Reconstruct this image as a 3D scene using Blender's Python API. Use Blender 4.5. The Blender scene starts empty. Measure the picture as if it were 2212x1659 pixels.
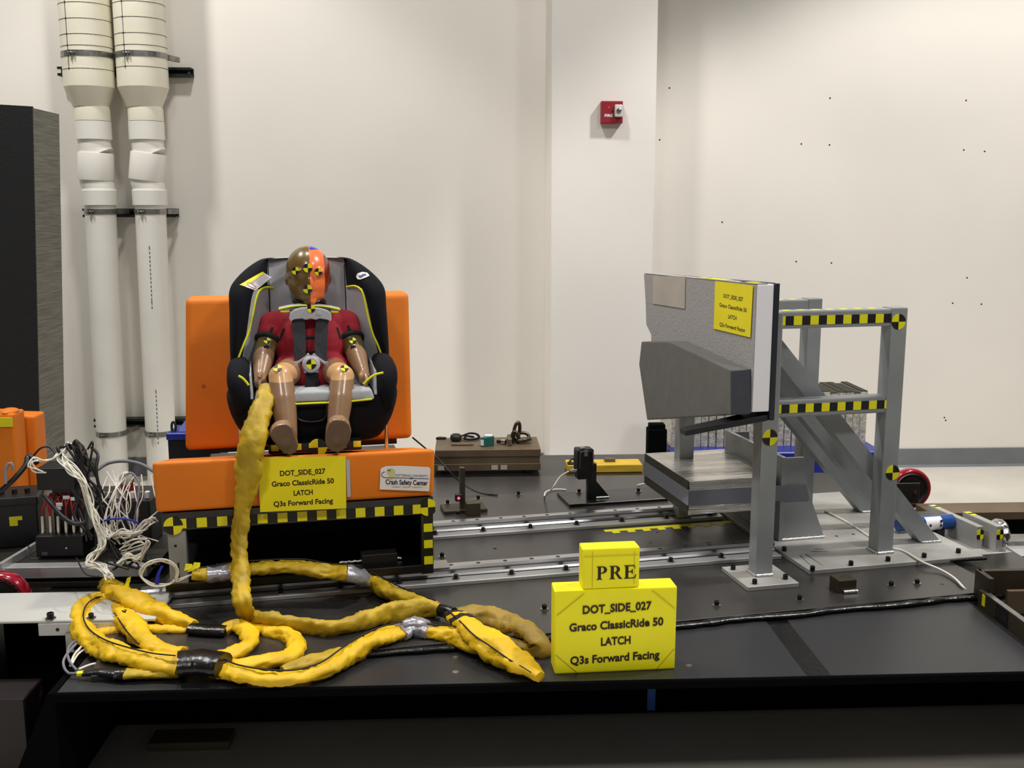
import bpy, bmesh, math, random
from math import radians, sin, cos, pi, sqrt
from mathutils import Vector, Matrix, noise

# ------------------------------------------------------------------ camera, world, lights, exposure
S = bpy.context.scene
COL = S.collection
FPX, CX, CY = 2250.0, 1106.0, 829.5        # focal length and centre in pixels of the 2212 x 1659 frame
PITCH, CAMH = radians(9.5), 1.36
YR, YB = radians(13.1), radians(2.8)       # yaw of the test rig and of the building against the camera

cd = bpy.data.cameras.new('camera')
cd.sensor_fit = 'HORIZONTAL'
cd.sensor_width = 36.0
cd.lens = FPX / 2212 * 36
cd.clip_start, cd.clip_end = 0.05, 60
cam = bpy.data.objects.new('camera', cd)
COL.objects.link(cam)
cam.location = (0, 0, CAMH)
cam.rotation_euler = (pi / 2 - PITCH, 0, 0)
S.camera = cam

S.view_settings.view_transform = 'Standard'
S.view_settings.look = 'None'
S.view_settings.exposure = 0.0
S.view_settings.gamma = 1.0
S.view_settings.use_curve_mapping = False

wd = bpy.data.worlds.new('world')
S.world = wd
wd.use_nodes = True
wd.node_tree.nodes['Background'].inputs[0].default_value = (1.0, 0.98, 0.95, 1)
wd.node_tree.nodes['Background'].inputs[1].default_value = 0.10


def lamp(name, x, y, z, sx, sy, power, col=(1.0, 0.965, 0.92)):
    ld = bpy.data.lights.new(name, 'AREA')
    ld.shape = 'RECTANGLE'
    ld.size, ld.size_y, ld.energy, ld.color = sx, sy, power, col
    o = bpy.data.objects.new(name, ld)
    COL.objects.link(o)
    o.location = (x, y, z)
    return o


def highbay(name, x, y, z, power, cone=98, blend=0.22, col=(1.0, 0.965, 0.92)):
    ld = bpy.data.lights.new(name, 'SPOT')
    ld.energy, ld.color = power, col
    ld.spot_size, ld.spot_blend, ld.shadow_soft_size = radians(cone), blend, 0.16
    o = bpy.data.objects.new(name, ld)
    COL.objects.link(o)
    o.location = (x, y, z)
    return o


# the hall's ceiling fixtures: shaded high-bay lamps above the sled and a row over the near aisle
highbay('high_bay_lamp', 2.7, 3.2, 4.8, 620)
highbay('high_bay_lamp', -0.75, 3.2, 4.8, 250)
highbay('high_bay_lamp', -2.6, 3.6, 4.8, 390)
lamp('aisle_lamp', 2.4, 0.3, 4.4, 0.6, 0.6, 72)
lamp('aisle_lamp', -0.9, -0.6, 4.4, 0.6, 0.6, 72)


# ------------------------------------------------------------------ pixel to place
def _ray(x, y, yaw):
    a, v = (x - CX) / FPX, (y - CY) / FPX
    d = (a, cos(PITCH) - v * sin(PITCH), -(sin(PITCH) + v * cos(PITCH)))
    c, s = cos(yaw), sin(yaw)
    return Vector((d[0] * c + d[1] * s, -d[0] * s + d[1] * c, d[2]))


def _p(d, t):
    return Vector((d.x * t, d.y * t, CAMH + d.z * t))


def RZ(x, y, z, yaw=YR):
    d = _ray(x, y, yaw)
    return _p(d, (z - CAMH) / d.z)


def RW(x, y, w, yaw=YR):
    d = _ray(x, y, yaw)
    return _p(d, w / d.y)


def RU(x, y, u, yaw=YR):
    d = _ray(x, y, yaw)
    return _p(d, u / d.x)


def BZ(x, y, z):
    return RZ(x, y, z, YB)


def BW(x, y, w):
    return RW(x, y, w, YB)


# ------------------------------------------------------------------ materials
def lin(c):
    return tuple(((v / 255) / 12.92 if v <= 10 else (((v / 255) + 0.055) / 1.055) ** 2.4) for v in c) + (1.0,)


MATS = {}


def mat(name, col, rough=0.6, metal=0.0, var=0.0, vscale=8.0, bump=0.0, bscale=60.0, col2=None, spec=None,
        coat=0.0, stretch=None, trans=0.0, emit=None, detail=4.0, lo=0.35, hi=0.65, rvar=0.0):
    if name in MATS:
        return MATS[name]
    m = bpy.data.materials.new(name)
    m.use_nodes = True
    nt = m.node_tree
    b = nt.nodes['Principled BSDF']
    c = lin(col)
    b.inputs['Base Color'].default_value = c
    b.inputs['Roughness'].default_value = rough
    b.inputs['Metallic'].default_value = metal
    if spec is not None:
        b.inputs['Specular IOR Level'].default_value = spec
    if coat:
        b.inputs['Coat Weight'].default_value = coat
        b.inputs['Coat Roughness'].default_value = 0.12
    if trans:
        b.inputs['Transmission Weight'].default_value = trans
    if emit:
        b.inputs['Emission Color'].default_value = lin(emit[0])
        b.inputs['Emission Strength'].default_value = emit[1]
    tc = nt.nodes.new('ShaderNodeTexCoord')
    src = tc.outputs['Object']
    if stretch:
        mp = nt.nodes.new('ShaderNodeMapping')
        mp.inputs['Scale'].default_value = stretch
        nt.links.new(src, mp.inputs[0])
        src = mp.outputs[0]
    if var or col2 or rvar:
        n = nt.nodes.new('ShaderNodeTexNoise')
        n.inputs['Scale'].default_value = vscale
        n.inputs['Detail'].default_value = detail
        nt.links.new(src, n.inputs['Vector'])
        r = nt.nodes.new('ShaderNodeValToRGB')
        r.color_ramp.elements[0].position = lo
        r.color_ramp.elements[1].position = hi
        if col2:
            r.color_ramp.elements[0].color = c
            r.color_ramp.elements[1].color = lin(col2)
        else:
            r.color_ramp.elements[0].color = tuple(v * (1 - var) for v in c[:3]) + (1,)
            r.color_ramp.elements[1].color = tuple(min(1, v * (1 + var)) for v in c[:3]) + (1,)
        nt.links.new(n.outputs['Fac'], r.inputs['Fac'])
        if var or col2:
            nt.links.new(r.outputs['Color'], b.inputs['Base Color'])
        if rvar:
            mr = nt.nodes.new('ShaderNodeMapRange')
            mr.inputs['To Min'].default_value = max(0.02, rough - rvar)
            mr.inputs['To Max'].default_value = rough + rvar
            nt.links.new(n.outputs['Fac'], mr.inputs['Value'])
            nt.links.new(mr.outputs[0], b.inputs['Roughness'])
    if bump:
        n2 = nt.nodes.new('ShaderNodeTexNoise')
        n2.inputs['Scale'].default_value = bscale
        n2.inputs['Detail'].default_value = 5
        nt.links.new(src, n2.inputs['Vector'])
        bp = nt.nodes.new('ShaderNodeBump')
        bp.inputs['Strength'].default_value = bump
        bp.inputs['Distance'].default_value = 0.004
        nt.links.new(n2.outputs['Fac'], bp.inputs['Height'])
        nt.links.new(bp.outputs[0], b.inputs['Normal'])
    MATS[name] = m
    return m


WALL = mat('wall_paint', (232, 228, 220), 0.65, var=0.03, vscale=1.2, bump=0.05, bscale=90)
COLUMN = mat('column_paint', (234, 230, 224), 0.65, var=0.03, vscale=1.5, bump=0.05, bscale=90)
BASEB = mat('baseboard_vinyl', (112, 116, 120), 0.5, var=0.05)
FLOORM = mat('floor_concrete', (205, 200, 190), 0.55, var=0.08, vscale=2, bump=0.1, bscale=40)
PVC = mat('white_pvc', (236, 234, 226), 0.32, var=0.03, vscale=5)
PVC2 = mat('cream_pvc', (232, 228, 208), 0.35, var=0.05, vscale=6)
PVCINK = mat('black_ink', (30, 30, 30), 0.6)
GALV = mat('galvanised_steel', (150, 150, 146), 0.35, 0.9, var=0.2, vscale=30)
STRUT = mat('dark_green_strut', (28, 40, 34), 0.5, 0.3)
BLACKST = mat('black_painted_steel', (10, 10, 12), 0.3, 0.0, bump=0.05, bscale=30, rvar=0.12, vscale=6, spec=0.6)
DECKM = mat('dark_deck_steel', (56, 54, 53), 0.3, 0.25, var=0.25, vscale=3, bump=0.04, bscale=25, rvar=0.1, spec=0.75)
PANELM = mat('black_panel', (30, 31, 35), 0.42, var=0.12, vscale=2.5, bump=0.04, bscale=200, spec=0.7)
TAPEBLK = mat('black_tape', (12, 12, 13), 0.28, bump=0.5, bscale=60)
ALU = mat('aluminium', (196, 196, 196), 0.38, 0.6, var=0.08, vscale=3, stretch=(1, 14, 14))
RAILM = mat('polished_rail', (205, 205, 208), 0.24, 1.0, var=0.1, vscale=4, stretch=(1, 8, 8))
GREYST = mat('grey_painted_steel', (146, 150, 152), 0.42, 0.25, var=0.1, vscale=7, bump=0.05, bscale=40)
WELD = mat('weld_bead', (215, 215, 212), 0.3, 0.85, bump=0.6, bscale=160)
PLATEST = mat('grey_base_plate', (168, 167, 163), 0.45, 0.3, var=0.16, vscale=6, bump=0.05)
BOLT = mat('black_oxide_bolt', (20, 20, 21), 0.35, 0.4)
WASHER = mat('steel_washer', (170, 168, 162), 0.3, 0.95)
ORANGE = mat('orange_vinyl', (226, 120, 4), 0.62, var=0.07, vscale=4, bump=0.12, bscale=500)
ORDIRT = mat('orange_stain', (176, 84, 14), 0.7)
YEL = mat('yellow_marker', (233, 226, 10), 0.45)
BLK = mat('black_marker', (10, 9, 10), 0.45)
YPAPER = mat('yellow_paper', (238, 224, 8), 0.65, var=0.03, vscale=9)
YBOX = mat('yellow_wrapping_paper', (246, 238, 4), 0.5, var=0.03, vscale=9)
INK = mat('dark_ink', (42, 24, 14), 0.7)
WHITEP = mat('white_label', (235, 232, 236), 0.6)
NAVYINK = mat('navy_ink', (36, 32, 70), 0.7)
GREYINK = mat('grey_ink', (86, 84, 104), 0.7)
BEIGEINK = mat('beige_ink', (206, 200, 150), 0.7)
REDINK = mat('red_ink', (190, 40, 50), 0.7)
SLEEVE = mat('yellow_cable_sleeve', (222, 180, 8), 0.55, var=0.16, vscale=14, bump=0.6, bscale=38, lo=0.3, hi=0.7)
SLEEVE2 = mat('dirty_yellow_sleeve', (180, 150, 22), 0.55, var=0.25, vscale=16, bump=0.7, bscale=38, lo=0.3, hi=0.7)
SLEEVE3 = mat('brown_yellow_sleeve', (146, 120, 40), 0.6, var=0.25, vscale=16, bump=0.6, bscale=38, lo=0.3, hi=0.7)
SEAM = mat('black_zip', (16, 14, 10), 0.6)
DUCT = mat('silver_duct_tape', (160, 158, 166), 0.3, 0.45, bump=0.7, bscale=40)
CABW = mat('white_cable', (222, 218, 206), 0.45)
CABG = mat('grey_cable', (120, 120, 128), 0.45)
CABB = mat('black_cable', (18, 18, 20), 0.45)
CABBL = mat('blue_cable', (32, 44, 170), 0.45)
CABR = mat('red_cable', (160, 26, 36), 0.45)
PLASBLK = mat('black_plastic', (13, 14, 19), 0.42, bump=0.05, bscale=300)
FABBLK = mat('black_seat_fabric', (8, 9, 17), 0.85, spec=0.2, bump=0.2, bscale=500)
FABGRY = mat('grey_seat_fabric', (160, 163, 168), 0.9, var=0.06, vscale=20, bump=0.2, bscale=500)
PIPING = mat('lime_piping', (216, 216, 16), 0.5)
CLIPG = mat('grey_clip_plastic', (176, 177, 186), 0.38)
WEB = mat('dark_webbing', (48, 49, 56), 0.8, bump=0.5, bscale=300, stretch=(1, 1, 0.3))
SUIT = mat('red_suit', (150, 18, 38), 0.85, var=0.08, vscale=20, bump=0.15, bscale=300)
SUITB = mat('black_suit_trim', (22, 16, 18), 0.85)
TAN = mat('tan_vinyl_skin', (144, 112, 84), 0.3, var=0.06, vscale=12, coat=0.25)
OLIVE = mat('olive_vinyl_skin', (92, 80, 42), 0.28, var=0.06, vscale=12, coat=0.3)
KNEEM = mat('light_knee_vinyl', (206, 160, 112), 0.32, var=0.04, vscale=12, coat=0.2)
SOLEM = mat('brown_sole', (104, 82, 66), 0.55, var=0.08, vscale=14)
FOAMG = mat('grey_felt_foam', (160, 158, 158), 0.95, var=0.06, vscale=90, bump=0.5, bscale=160)
FOAMW = mat('white_foam', (236, 236, 242), 0.85, bump=0.1, bscale=300)
FOAMD = mat('dark_grey_foam', (104, 104, 101), 0.9, var=0.05, vscale=30)
FOAMD2 = mat('charcoal_foam', (66, 68, 78), 0.9, var=0.05, vscale=30)
CARD = mat('taupe_tape', (176, 170, 160), 0.5, var=0.06, vscale=12, bump=0.15, bscale=30)
HONEY = mat('aluminium_honeycomb', (205, 203, 196), 0.22, 0.75, var=0.22, vscale=30, stretch=(0.15, 1, 2.5), bump=0.8, bscale=90)
HONEYV = mat('honeycomb_core', (196, 192, 178), 0.45, 0.3, var=0.3, vscale=60, bump=0.5, bscale=150)
HONEYD = mat('honeycomb_end_cells', (46, 44, 34), 0.6, 0.3, var=0.5, vscale=220, bump=0.6, bscale=220)
HONEYBLK = mat('black_honeycomb_face', (13, 14, 18), 0.7, 0.0, var=0.5, vscale=260, bump=0.5, bscale=260)
HONEYSIDE = mat('honeycomb_stack_side', (118, 117, 108), 0.4, 0.5, var=0.35, vscale=16, stretch=(1, 0.4, 14), bump=0.4, bscale=40)
BROWNST = mat('brown_mill_scale_steel', (98, 82, 62), 0.5, 0.15, var=0.18, vscale=8, bump=0.1)
CHAIN = mat('forged_steel', (92, 82, 70), 0.35, 0.8, var=0.15)
CHROME = mat('chrome', (220, 220, 222), 0.12, 1.0)
WOODY = mat('yellow_plank', (206, 170, 48), 0.6, var=0.15, vscale=10, stretch=(1, 8, 8))
BLUEB = mat('blue_paint', (22, 38, 132), 0.4, var=0.08)
BLUECYL = mat('blue_anodised', (44, 82, 150), 0.3, 0.4)
GREENBOX = mat('green_card', (16, 92, 84), 0.55)
REDPU = mat('red_polyurethane', (150, 18, 40), 0.18, coat=0.4)
DKIRON = mat('dark_iron', (44, 42, 36), 0.5, 0.4, var=0.2)
MAROON = mat('maroon_floor_paint', (20, 6, 9), 0.5, var=0.2)
FIRERED = mat('fire_alarm_red', (140, 26, 40), 0.4)
LENS = mat('clear_strobe_lens', (210, 210, 206), 0.15, spec=0.8)
LED = mat('red_led', (255, 60, 90), 0.3, emit=((255, 40, 70), 6.0))
BRONZE = mat('dark_bronze_steel', (58, 50, 36), 0.45, 0.3, var=0.2)
FOIL = mat('crumpled_foil', (205, 205, 208), 0.2, 1.0, bump=1.0, bscale=70)
BLUETAPE = mat('blue_tape', (36, 92, 170), 0.55)
MATTEBLK = mat('matte_black_paint', (8, 8, 10), 0.9, spec=0.03)
BRIGHTPL = mat('bright_plate', (200, 200, 196), 0.45, 0.25, var=0.06, vscale=4)
BROWNWOOD = mat('brown_wood', (92, 84, 68), 0.6, var=0.15)  # brown wood of the low board under the sled front


# ------------------------------------------------------------------ geometry builder
class G:
    def __init__(self):
        self.bm = bmesh.new()
        self.m = 0

    def _merge(self, tb, smooth=False):
        for f in tb.faces:
            f.material_index = self.m
            if smooth:
                f.smooth = True
        me = bpy.data.meshes.new('tmp')
        tb.to_mesh(me)
        tb.free()
        self.bm.from_mesh(me)
        bpy.data.meshes.remove(me)
        return self

    def hexa(self, pts, bev=0.0, seg=1):
        # eight corners: bottom loop (4) then top loop (4)
        tb = bmesh.new()
        v = [tb.verts.new(p) for p in pts]
        for q in ((0, 3, 2, 1), (4, 5, 6, 7), (0, 1, 5, 4), (1, 2, 6, 5), (2, 3, 7, 6), (3, 0, 4, 7)):
            tb.faces.new([v[i] for i in q])
        bmesh.ops.recalc_face_normals(tb, faces=tb.faces)
        if bev:
            bmesh.ops.bevel(tb, geom=tb.edges[:], offset=bev, segments=seg, profile=0.6, affect='EDGES')
        return self._merge(tb, seg > 2)

    def box(self, x0, x1, y0, y1, z0, z1, bev=0.0, seg=1):
        return self.hexa([(x0, y0, z0), (x1, y0, z0), (x1, y1, z0), (x0, y1, z0),
                          (x0, y0, z1), (x1, y0, z1), (x1, y1, z1), (x0, y1, z1)], bev, seg)

    def prism(self, poly, vec, bev=0.0, seg=1):
        tb = bmesh.new()
        a = [tb.verts.new(p) for p in poly]
        b = [tb.verts.new(Vector(p) + Vector(vec)) for p in poly]
        n = len(a)
        tb.faces.new(a)
        tb.faces.new(b[::-1])
        for i in range(n):
            tb.faces.new((a[i], b[i], b[(i + 1) % n], a[(i + 1) % n]))
        bmesh.ops.recalc_face_normals(tb, faces=tb.faces)
        if bev:
            bmesh.ops.bevel(tb, geom=tb.edges[:], offset=bev, segments=seg, profile=0.6, affect='EDGES')
        return self._merge(tb, seg > 2)

    def face(self, pts):
        tb = bmesh.new()
        tb.faces.new([tb.verts.new(p) for p in pts])
        return self._merge(tb)

    def bar(self, p0, p1, sx, sy, up=(0, 1, 0), bev=0.0):
        # square tube between two points; sx along 'side', sy along 'up'
        p0, p1 = Vector(p0), Vector(p1)
        d = (p1 - p0).normalized()
        u = Vector(up)
        u = (u - d * u.dot(d)).normalized()
        s = d.cross(u)
        c = []
        for p in (p0, p1):
            for a, b in ((-1, -1), (1, -1), (1, 1), (-1, 1)):
                c.append(p + s * (a * sx / 2) + u * (b * sy / 2))
        return self.hexa(c, bev)

    def tube(self, pts, r, seg=8, caps=True, flat=1.0, up=(0, 0, 1), fn=None, smooth=True, closed=False):
        pts = [Vector(p) for p in pts]
        n = len(pts)
        rr = r if isinstance(r, (list, tuple)) else [r] * n
        tb = bmesh.new()
        rings = []
        prev = None
        for i, p in enumerate(pts):
            if closed:
                d = pts[(i + 1) % n] - pts[i - 1]
            else:
                d = pts[min(i + 1, n - 1)] - pts[max(i - 1, 0)]
            if d.length < 1e-9:
                d = Vector((0, 0, 1))
            d.normalize()
            if prev is None:
                u = Vector(up)
                if abs(u.dot(d)) > 0.95:
                    u = Vector((0, 1, 0)) if abs(d.y) < 0.9 else Vector((1, 0, 0))
                u = (u - d * u.dot(d)).normalized()
            else:
                u = prev - d * prev.dot(d)
                if u.length < 1e-6:
                    u = d.orthogonal()
                u.normalize()
            prev = u
            s = d.cross(u)
            ring = []
            for k in range(seg):
                a = 2 * pi * k / seg
                q = rr[i]
                if fn:
                    q *= fn(i, k)
                ring.append(tb.verts.new(p + s * (cos(a) * q) + u * (sin(a) * q * flat)))
            rings.append(ring)
        m = n if closed else n - 1
        for i in range(m):
            A, B = rings[i], rings[(i + 1) % n]
            for k in range(seg):
                tb.faces.new((A[k], A[(k + 1) % seg], B[(k + 1) % seg], B[k]))
        for f in tb.faces:
            f.smooth = smooth
        if caps and not closed:
            tb.faces.new(rings[0][::-1])
            tb.faces.new(rings[-1])
            for R_ in (rings[0], rings[-1]):
                for k in range(seg):
                    e = tb.edges.get((R_[k], R_[(k + 1) % seg]))
                    if e:
                        e.smooth = False
        bmesh.ops.recalc_face_normals(tb, faces=tb.faces)
        return self._merge(tb)

    def cyl(self, p0, p1, r0, r1=None, seg=20, caps=True):
        return self.tube([p0, p1], [r0, r0 if r1 is None else r1], seg, caps)

    def lathe(self, prof, o=(0, 0, 0), ax=(0, 0, 1), seg=24, smooth=True):
        o, ax = Vector(o), Vector(ax).normalized()
        u = ax.orthogonal().normalized()
        s = ax.cross(u)
        tb = bmesh.new()
        rings = []
        for r, h in prof:
            rings.append([tb.verts.new(o + ax * h + (u * cos(2 * pi * k / seg) + s * sin(2 * pi * k / seg)) * max(r, 1e-5)) for k in range(seg)])
        for A, B in zip(rings, rings[1:]):
            for k in range(seg):
                tb.faces.new((A[k], A[(k + 1) % seg], B[(k + 1) % seg], B[k]))
        for f in tb.faces:
            f.smooth = smooth
        for R_ in (rings[0], rings[-1]):
            for k in range(seg):
                e = tb.edges.get((R_[k], R_[(k + 1) % seg]))
                if e:
                    e.smooth = False
        for i in range(1, len(prof) - 1):
            d0 = Vector((prof[i][0] - prof[i - 1][0], prof[i][1] - prof[i - 1][1]))
            d1 = Vector((prof[i + 1][0] - prof[i][0], prof[i + 1][1] - prof[i][1]))
            if d0.length > 0 and d1.length > 0 and d0.angle(d1) > 0.32 and len(prof) < 7:
                for k in range(seg):
                    e = tb.edges.get((rings[i][k], rings[i][(k + 1) % seg]))
                    if e:
                        e.smooth = False
        tb.faces.new(rings[0][::-1])
        tb.faces.new(rings[-1])
        bmesh.ops.recalc_face_normals(tb, faces=tb.faces)
        return self._merge(tb)

    def ell(self, c, r, rot=None, seg=20, rings=12):
        tb = bmesh.new()
        M = Matrix.Translation(Vector(c)) @ (rot.to_4x4() if rot else Matrix()) @ Matrix.Diagonal((r[0], r[1], r[2], 1))
        bmesh.ops.create_uvsphere(tb, u_segments=seg, v_segments=rings, radius=1, matrix=M)
        return self._merge(tb, True)

    def caps(self, p0, p1, r0, r1):
        # tapered capsule
        p0, p1 = Vector(p0), Vector(p1)
        self.ell(p0, (r0,) * 3)
        self.ell(p1, (r1,) * 3)
        return self.tube([p0, p1], [r0, r1], 20)

    def target(self, c, n, up, r, thick=0.0012, square=0.0, seg=8, flip=False):
        # quadrant target: material slot 0 yellow, slot 1 black
        c, n, up = Vector(c), Vector(n).normalized(), Vector(up)
        up = (up - n * up.dot(n)).normalized()
        s = up.cross(n)
        for q in range(4):
            self.m = (q + (1 if flip else 0)) % 2
            pts = [c]
            for k in range(seg + 1):
                a = pi / 2 * (q + k / seg)
                x, y = cos(a) * r, sin(a) * r
                if square:
                    x = max(-square, min(square, x))
                pts.append(c + s * x + up * y)
            self.prism([p for p in pts], n * thick)
        self.m = 0
        return self

    def text(self, body, c, right, up, width, height=None, bold=0.0, lift=0.0, shear=0.0):
        right, up = Vector(right).normalized(), Vector(up).normalized()
        n = right.cross(up)
        cu = bpy.data.curves.new('txt', 'FONT')
        cu.body = body
        cu.size = 1
        cu.offset = bold
        cu.resolution_u = 3
        cu.align_x = 'CENTER'
        cu.shear = shear
        ob = bpy.data.objects.new('txt', cu)
        me = bpy.data.meshes.new_from_object(ob)
        xs = [v.co.x for v in me.vertices]
        ys = [v.co.y for v in me.vertices]
        sx = width / (max(xs) - min(xs))
        cxm, cym = (max(xs) + min(xs)) / 2, (0.0 + 0.7) / 2
        sy = sx if height is None else height / 0.7
        tb = bmesh.new()
        tb.from_mesh(me)
        for v in tb.verts:
            v.co = Vector(c) + right * ((v.co.x - cxm) * sx) + up * ((v.co.y - cym) * sy) + n * lift
        bpy.data.meshes.remove(me)
        bpy.data.objects.remove(ob)
        bpy.data.curves.remove(cu)
        return self._merge(tb)


def mkobj(name, g, mats, parent=None, org=(0, 0, 0)):
    me = bpy.data.meshes.new(name)
    bmesh.ops.translate(g.bm, vec=-Vector(org), verts=g.bm.verts)
    g.bm.to_mesh(me)
    g.bm.free()
    for m in (mats if isinstance(mats, (list, tuple)) else [mats]):
        me.materials.append(m)
    o = bpy.data.objects.new(name, me)
    COL.objects.link(o)
    if parent is not None:
        o.parent = parent
    return o


def place(o, org, yaw):
    c, s = cos(yaw), sin(yaw)
    o.location = (org[0] * c - org[1] * s, org[0] * s + org[1] * c, org[2])
    o.rotation_euler = (0, 0, yaw)


def tag(o, label=None, cat=None, group=None, kind=None):
    if label:
        o['label'] = label
    if cat:
        o['category'] = cat
    if group:
        o['group'] = group
    if kind:
        o['kind'] = kind
    return o


class T:
    """a thing with parts: an Empty at its base; part geometry is given in frame coordinates"""

    def __init__(self, name, label, cat, org, yaw=YR, group=None, kind=None):
        self.o = bpy.data.objects.new(name, None)
        self.o.empty_display_size = 0.05
        COL.objects.link(self.o)
        self.org = Vector(org)
        self.yaw = yaw
        place(self.o, self.org, yaw)
        tag(self.o, label, cat, group, kind)

    def part(self, name, g, mats, label=None, under=None):
        o = mkobj(name, g, mats, under or self.o, self.org)
        if label:
            o['label'] = label
        return o

    def inst(self, name, mesh, loc, under=None, rot=None):
        o = bpy.data.objects.new(name, mesh)
        COL.objects.link(o)
        o.parent = under or self.o
        o.location = Vector(loc) - self.org
        if rot:
            o.rotation_euler = rot
        return o


def single(name, g, mats, label, cat, yaw=YR, group=None, kind=None):
    vs = [v.co for v in g.bm.verts]
    org = Vector(((min(v.x for v in vs) + max(v.x for v in vs)) / 2, (min(v.y for v in vs) + max(v.y for v in vs)) / 2, min(v.z for v in vs)))
    o = mkobj(name, g, mats, None, org)
    place(o, org, yaw)
    tag(o, label, cat, group, kind)
    return o


def smooth_path(pts, step=0.008):
    """Catmull-Rom through points (Vector or tuple with extra scalar entries)"""
    P = [tuple(p) for p in pts]
    n = len(P)
    out = []
    for i in range(n - 1):
        p0, p1, p2, p3 = P[max(i - 1, 0)], P[i], P[i + 1], P[min(i + 2, n - 1)]
        L = sqrt(sum((a - b) ** 2 for a, b in zip(p1[:3], p2[:3])))
        k = max(1, int(L / step))
        for j in range(k):
            t = j / k
            out.append(tuple(0.5 * ((2 * b) + (-a + c) * t + (2 * a - 5 * b + 4 * c - d) * t * t + (-a + 3 * b - 3 * c + d) * t ** 3) for a, b, c, d in zip(p0, p1, p2, p3)))
    out.append(P[-1])
    return out


def bolt_mesh(r=0.0065, h=0.011, washer=0.0115):
    g = G()
    if washer:
        g.m = 1
        g.lathe([(washer, 0), (washer, 0.002)], seg=16)
    g.m = 0
    z0 = 0.002 if washer else 0
    g.lathe([(r, z0), (r, z0 + h * 0.9), (r * 0.88, z0 + h), (r * 0.5, z0 + h), (r * 0.45, z0 + h * 0.5), (0.0, z0 + h * 0.5)], seg=12)
    me = bpy.data.meshes.new('cap_screw')
    g.bm.to_mesh(me)
    g.bm.free()
    me.materials.append(BOLT)
    me.materials.append(WASHER)
    return me


def cast(obj, org, px, py, off=0.0015):
    """point on a rig object seen at a pixel, lifted a little off its surface"""
    dg = bpy.context.evaluated_depsgraph_get()
    ev = obj.evaluated_get(dg)
    d = _ray(px, py, YR).normalized()
    ok, p, n, _ = ev.ray_cast(Vector((0, 0, CAMH)) - org, d)
    if not ok:
        return None, None
    return p + n * off + org, n


BOLTW = bolt_mesh()
BOLTN = bolt_mesh(0.007, 0.013, 0.0)

# ================================================================== the hall
WALLW = 5.33
o = tag(mkobj('floor', G().box(-6, 6, -4, WALLW, -0.1, 0.0), FLOORM), 'pale concrete floor of the test hall', None, kind='structure')
place(o, (0, 0, 0), YB)
wall = T('wall_back', 'white painted back wall', None, (0, WALLW, 0), YB, kind='structure')
wall.part('wall_surface', G().box(-6, 6, WALLW, WALLW + 0.15, 0, 4.9), WALL)
for (x, y) in ((1446, 190), (1793, 212), (2087, 217), (1425, 302), (1731, 311), (1792, 313), (2082, 324), (2127, 327), (2058, 655), (2120, 657),
               (1796, 568), (1720, 565), (2089, 600), (2040, 902), (2043, 908), (1560, 480)):
    p = BW(x, y, WALLW - 0.0006)
    wall.part('screw_hole', G().lathe([(0.0045, 0), (0.003, 0.0008)], p, (0, -1, 0), 8), INK)
colm = T('wall_column', 'white square column standing proud of the back wall', None, (0.67, 5.15, 0), YB, kind='structure')
colm.part('column_shaft', G().box(0.428, 0.918, 4.98, WALLW, 0, 4.9, 0.003), COLUMN)
colm.part('column_base', G().box(0.42, 0.926, 4.972, WALLW, 0, 0.1, 0.002), BASEB)
o = single('baseboard_left', G().box(-6, 0.42, WALLW - 0.008, WALLW, 0, 0.1, 0.002), BASEB, 'grey vinyl baseboard behind the white pipes', None, YB, kind='structure')
g = G()
g.box(0.926, 6, WALLW - 0.008, WALLW, 0.008, 0.1, 0.002)
g.prism([(0.926, WALLW - 0.02, 0), (0.926, WALLW, 0), (0.926, WALLW, 0.012), (0.926, WALLW - 0.008, 0.012)], (5.07, 0, 0))
single('baseboard_right', g, BASEB, 'grey vinyl baseboard right of the column', None, YB, kind='structure')

# fire alarm on the column
W0 = 4.98
a0, a1 = BW(1296, 268, W0), BW(1343, 220, W0)
t = T('fire_alarm', 'small red fire alarm strobe on the white column', 'fire alarm', (a0.x, W0, a0.z), YB)
t.part('housing', G().box(a0.x, a1.x, W0 - 0.042, W0, a0.z, a1.z, 0.004, 2), FIRERED)
hw = a1.x - a0.x
hh = a1.z - a0.z
lens = t.part('strobe_lens', G().box(a0.x + hw * 0.6, a0.x + hw * 0.97, W0 - 0.06, W0 - 0.04, a0.z + hh * 0.27, a0.z + hh * 0.83, 0.007, 3), LENS, 'clear strobe lens')
t.part('flash_tube', G().lathe([(0.012, 0), (0.012, 0.003), (0.006, 0.006)], (a0.x + hw * 0.785, W0 - 0.0605, a0.z + hh * 0.55), (0, -1, 0)), CHROME, under=lens)
t.part('sounder_hole', G().lathe([(0.006, 0), (0.004, 0.001)], (a0.x + hw * 0.34, W0 - 0.0425, a0.z + hh * 0.7), (0, -1, 0), 14), REDINK)
t.part('keyhole', G().lathe([(0.003, 0), (0.002, 0.001)], (a0.x + hw * 0.52, W0 - 0.0425, a0.z + hh * 0.54), (0, -1, 0), 10), BLK)
t.part('lettering', G().text('FIRE', (a0.x + hw * 0.34, W0 - 0.0428, a0.z + hh * 0.35), (1, 0, 0), (0, 0, 1), hw * 0.37, hh * 0.12, 0.03), WHITEP)

# ------------------------------------------------------------------ white pipes on the wall
PW = 5.15


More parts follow.
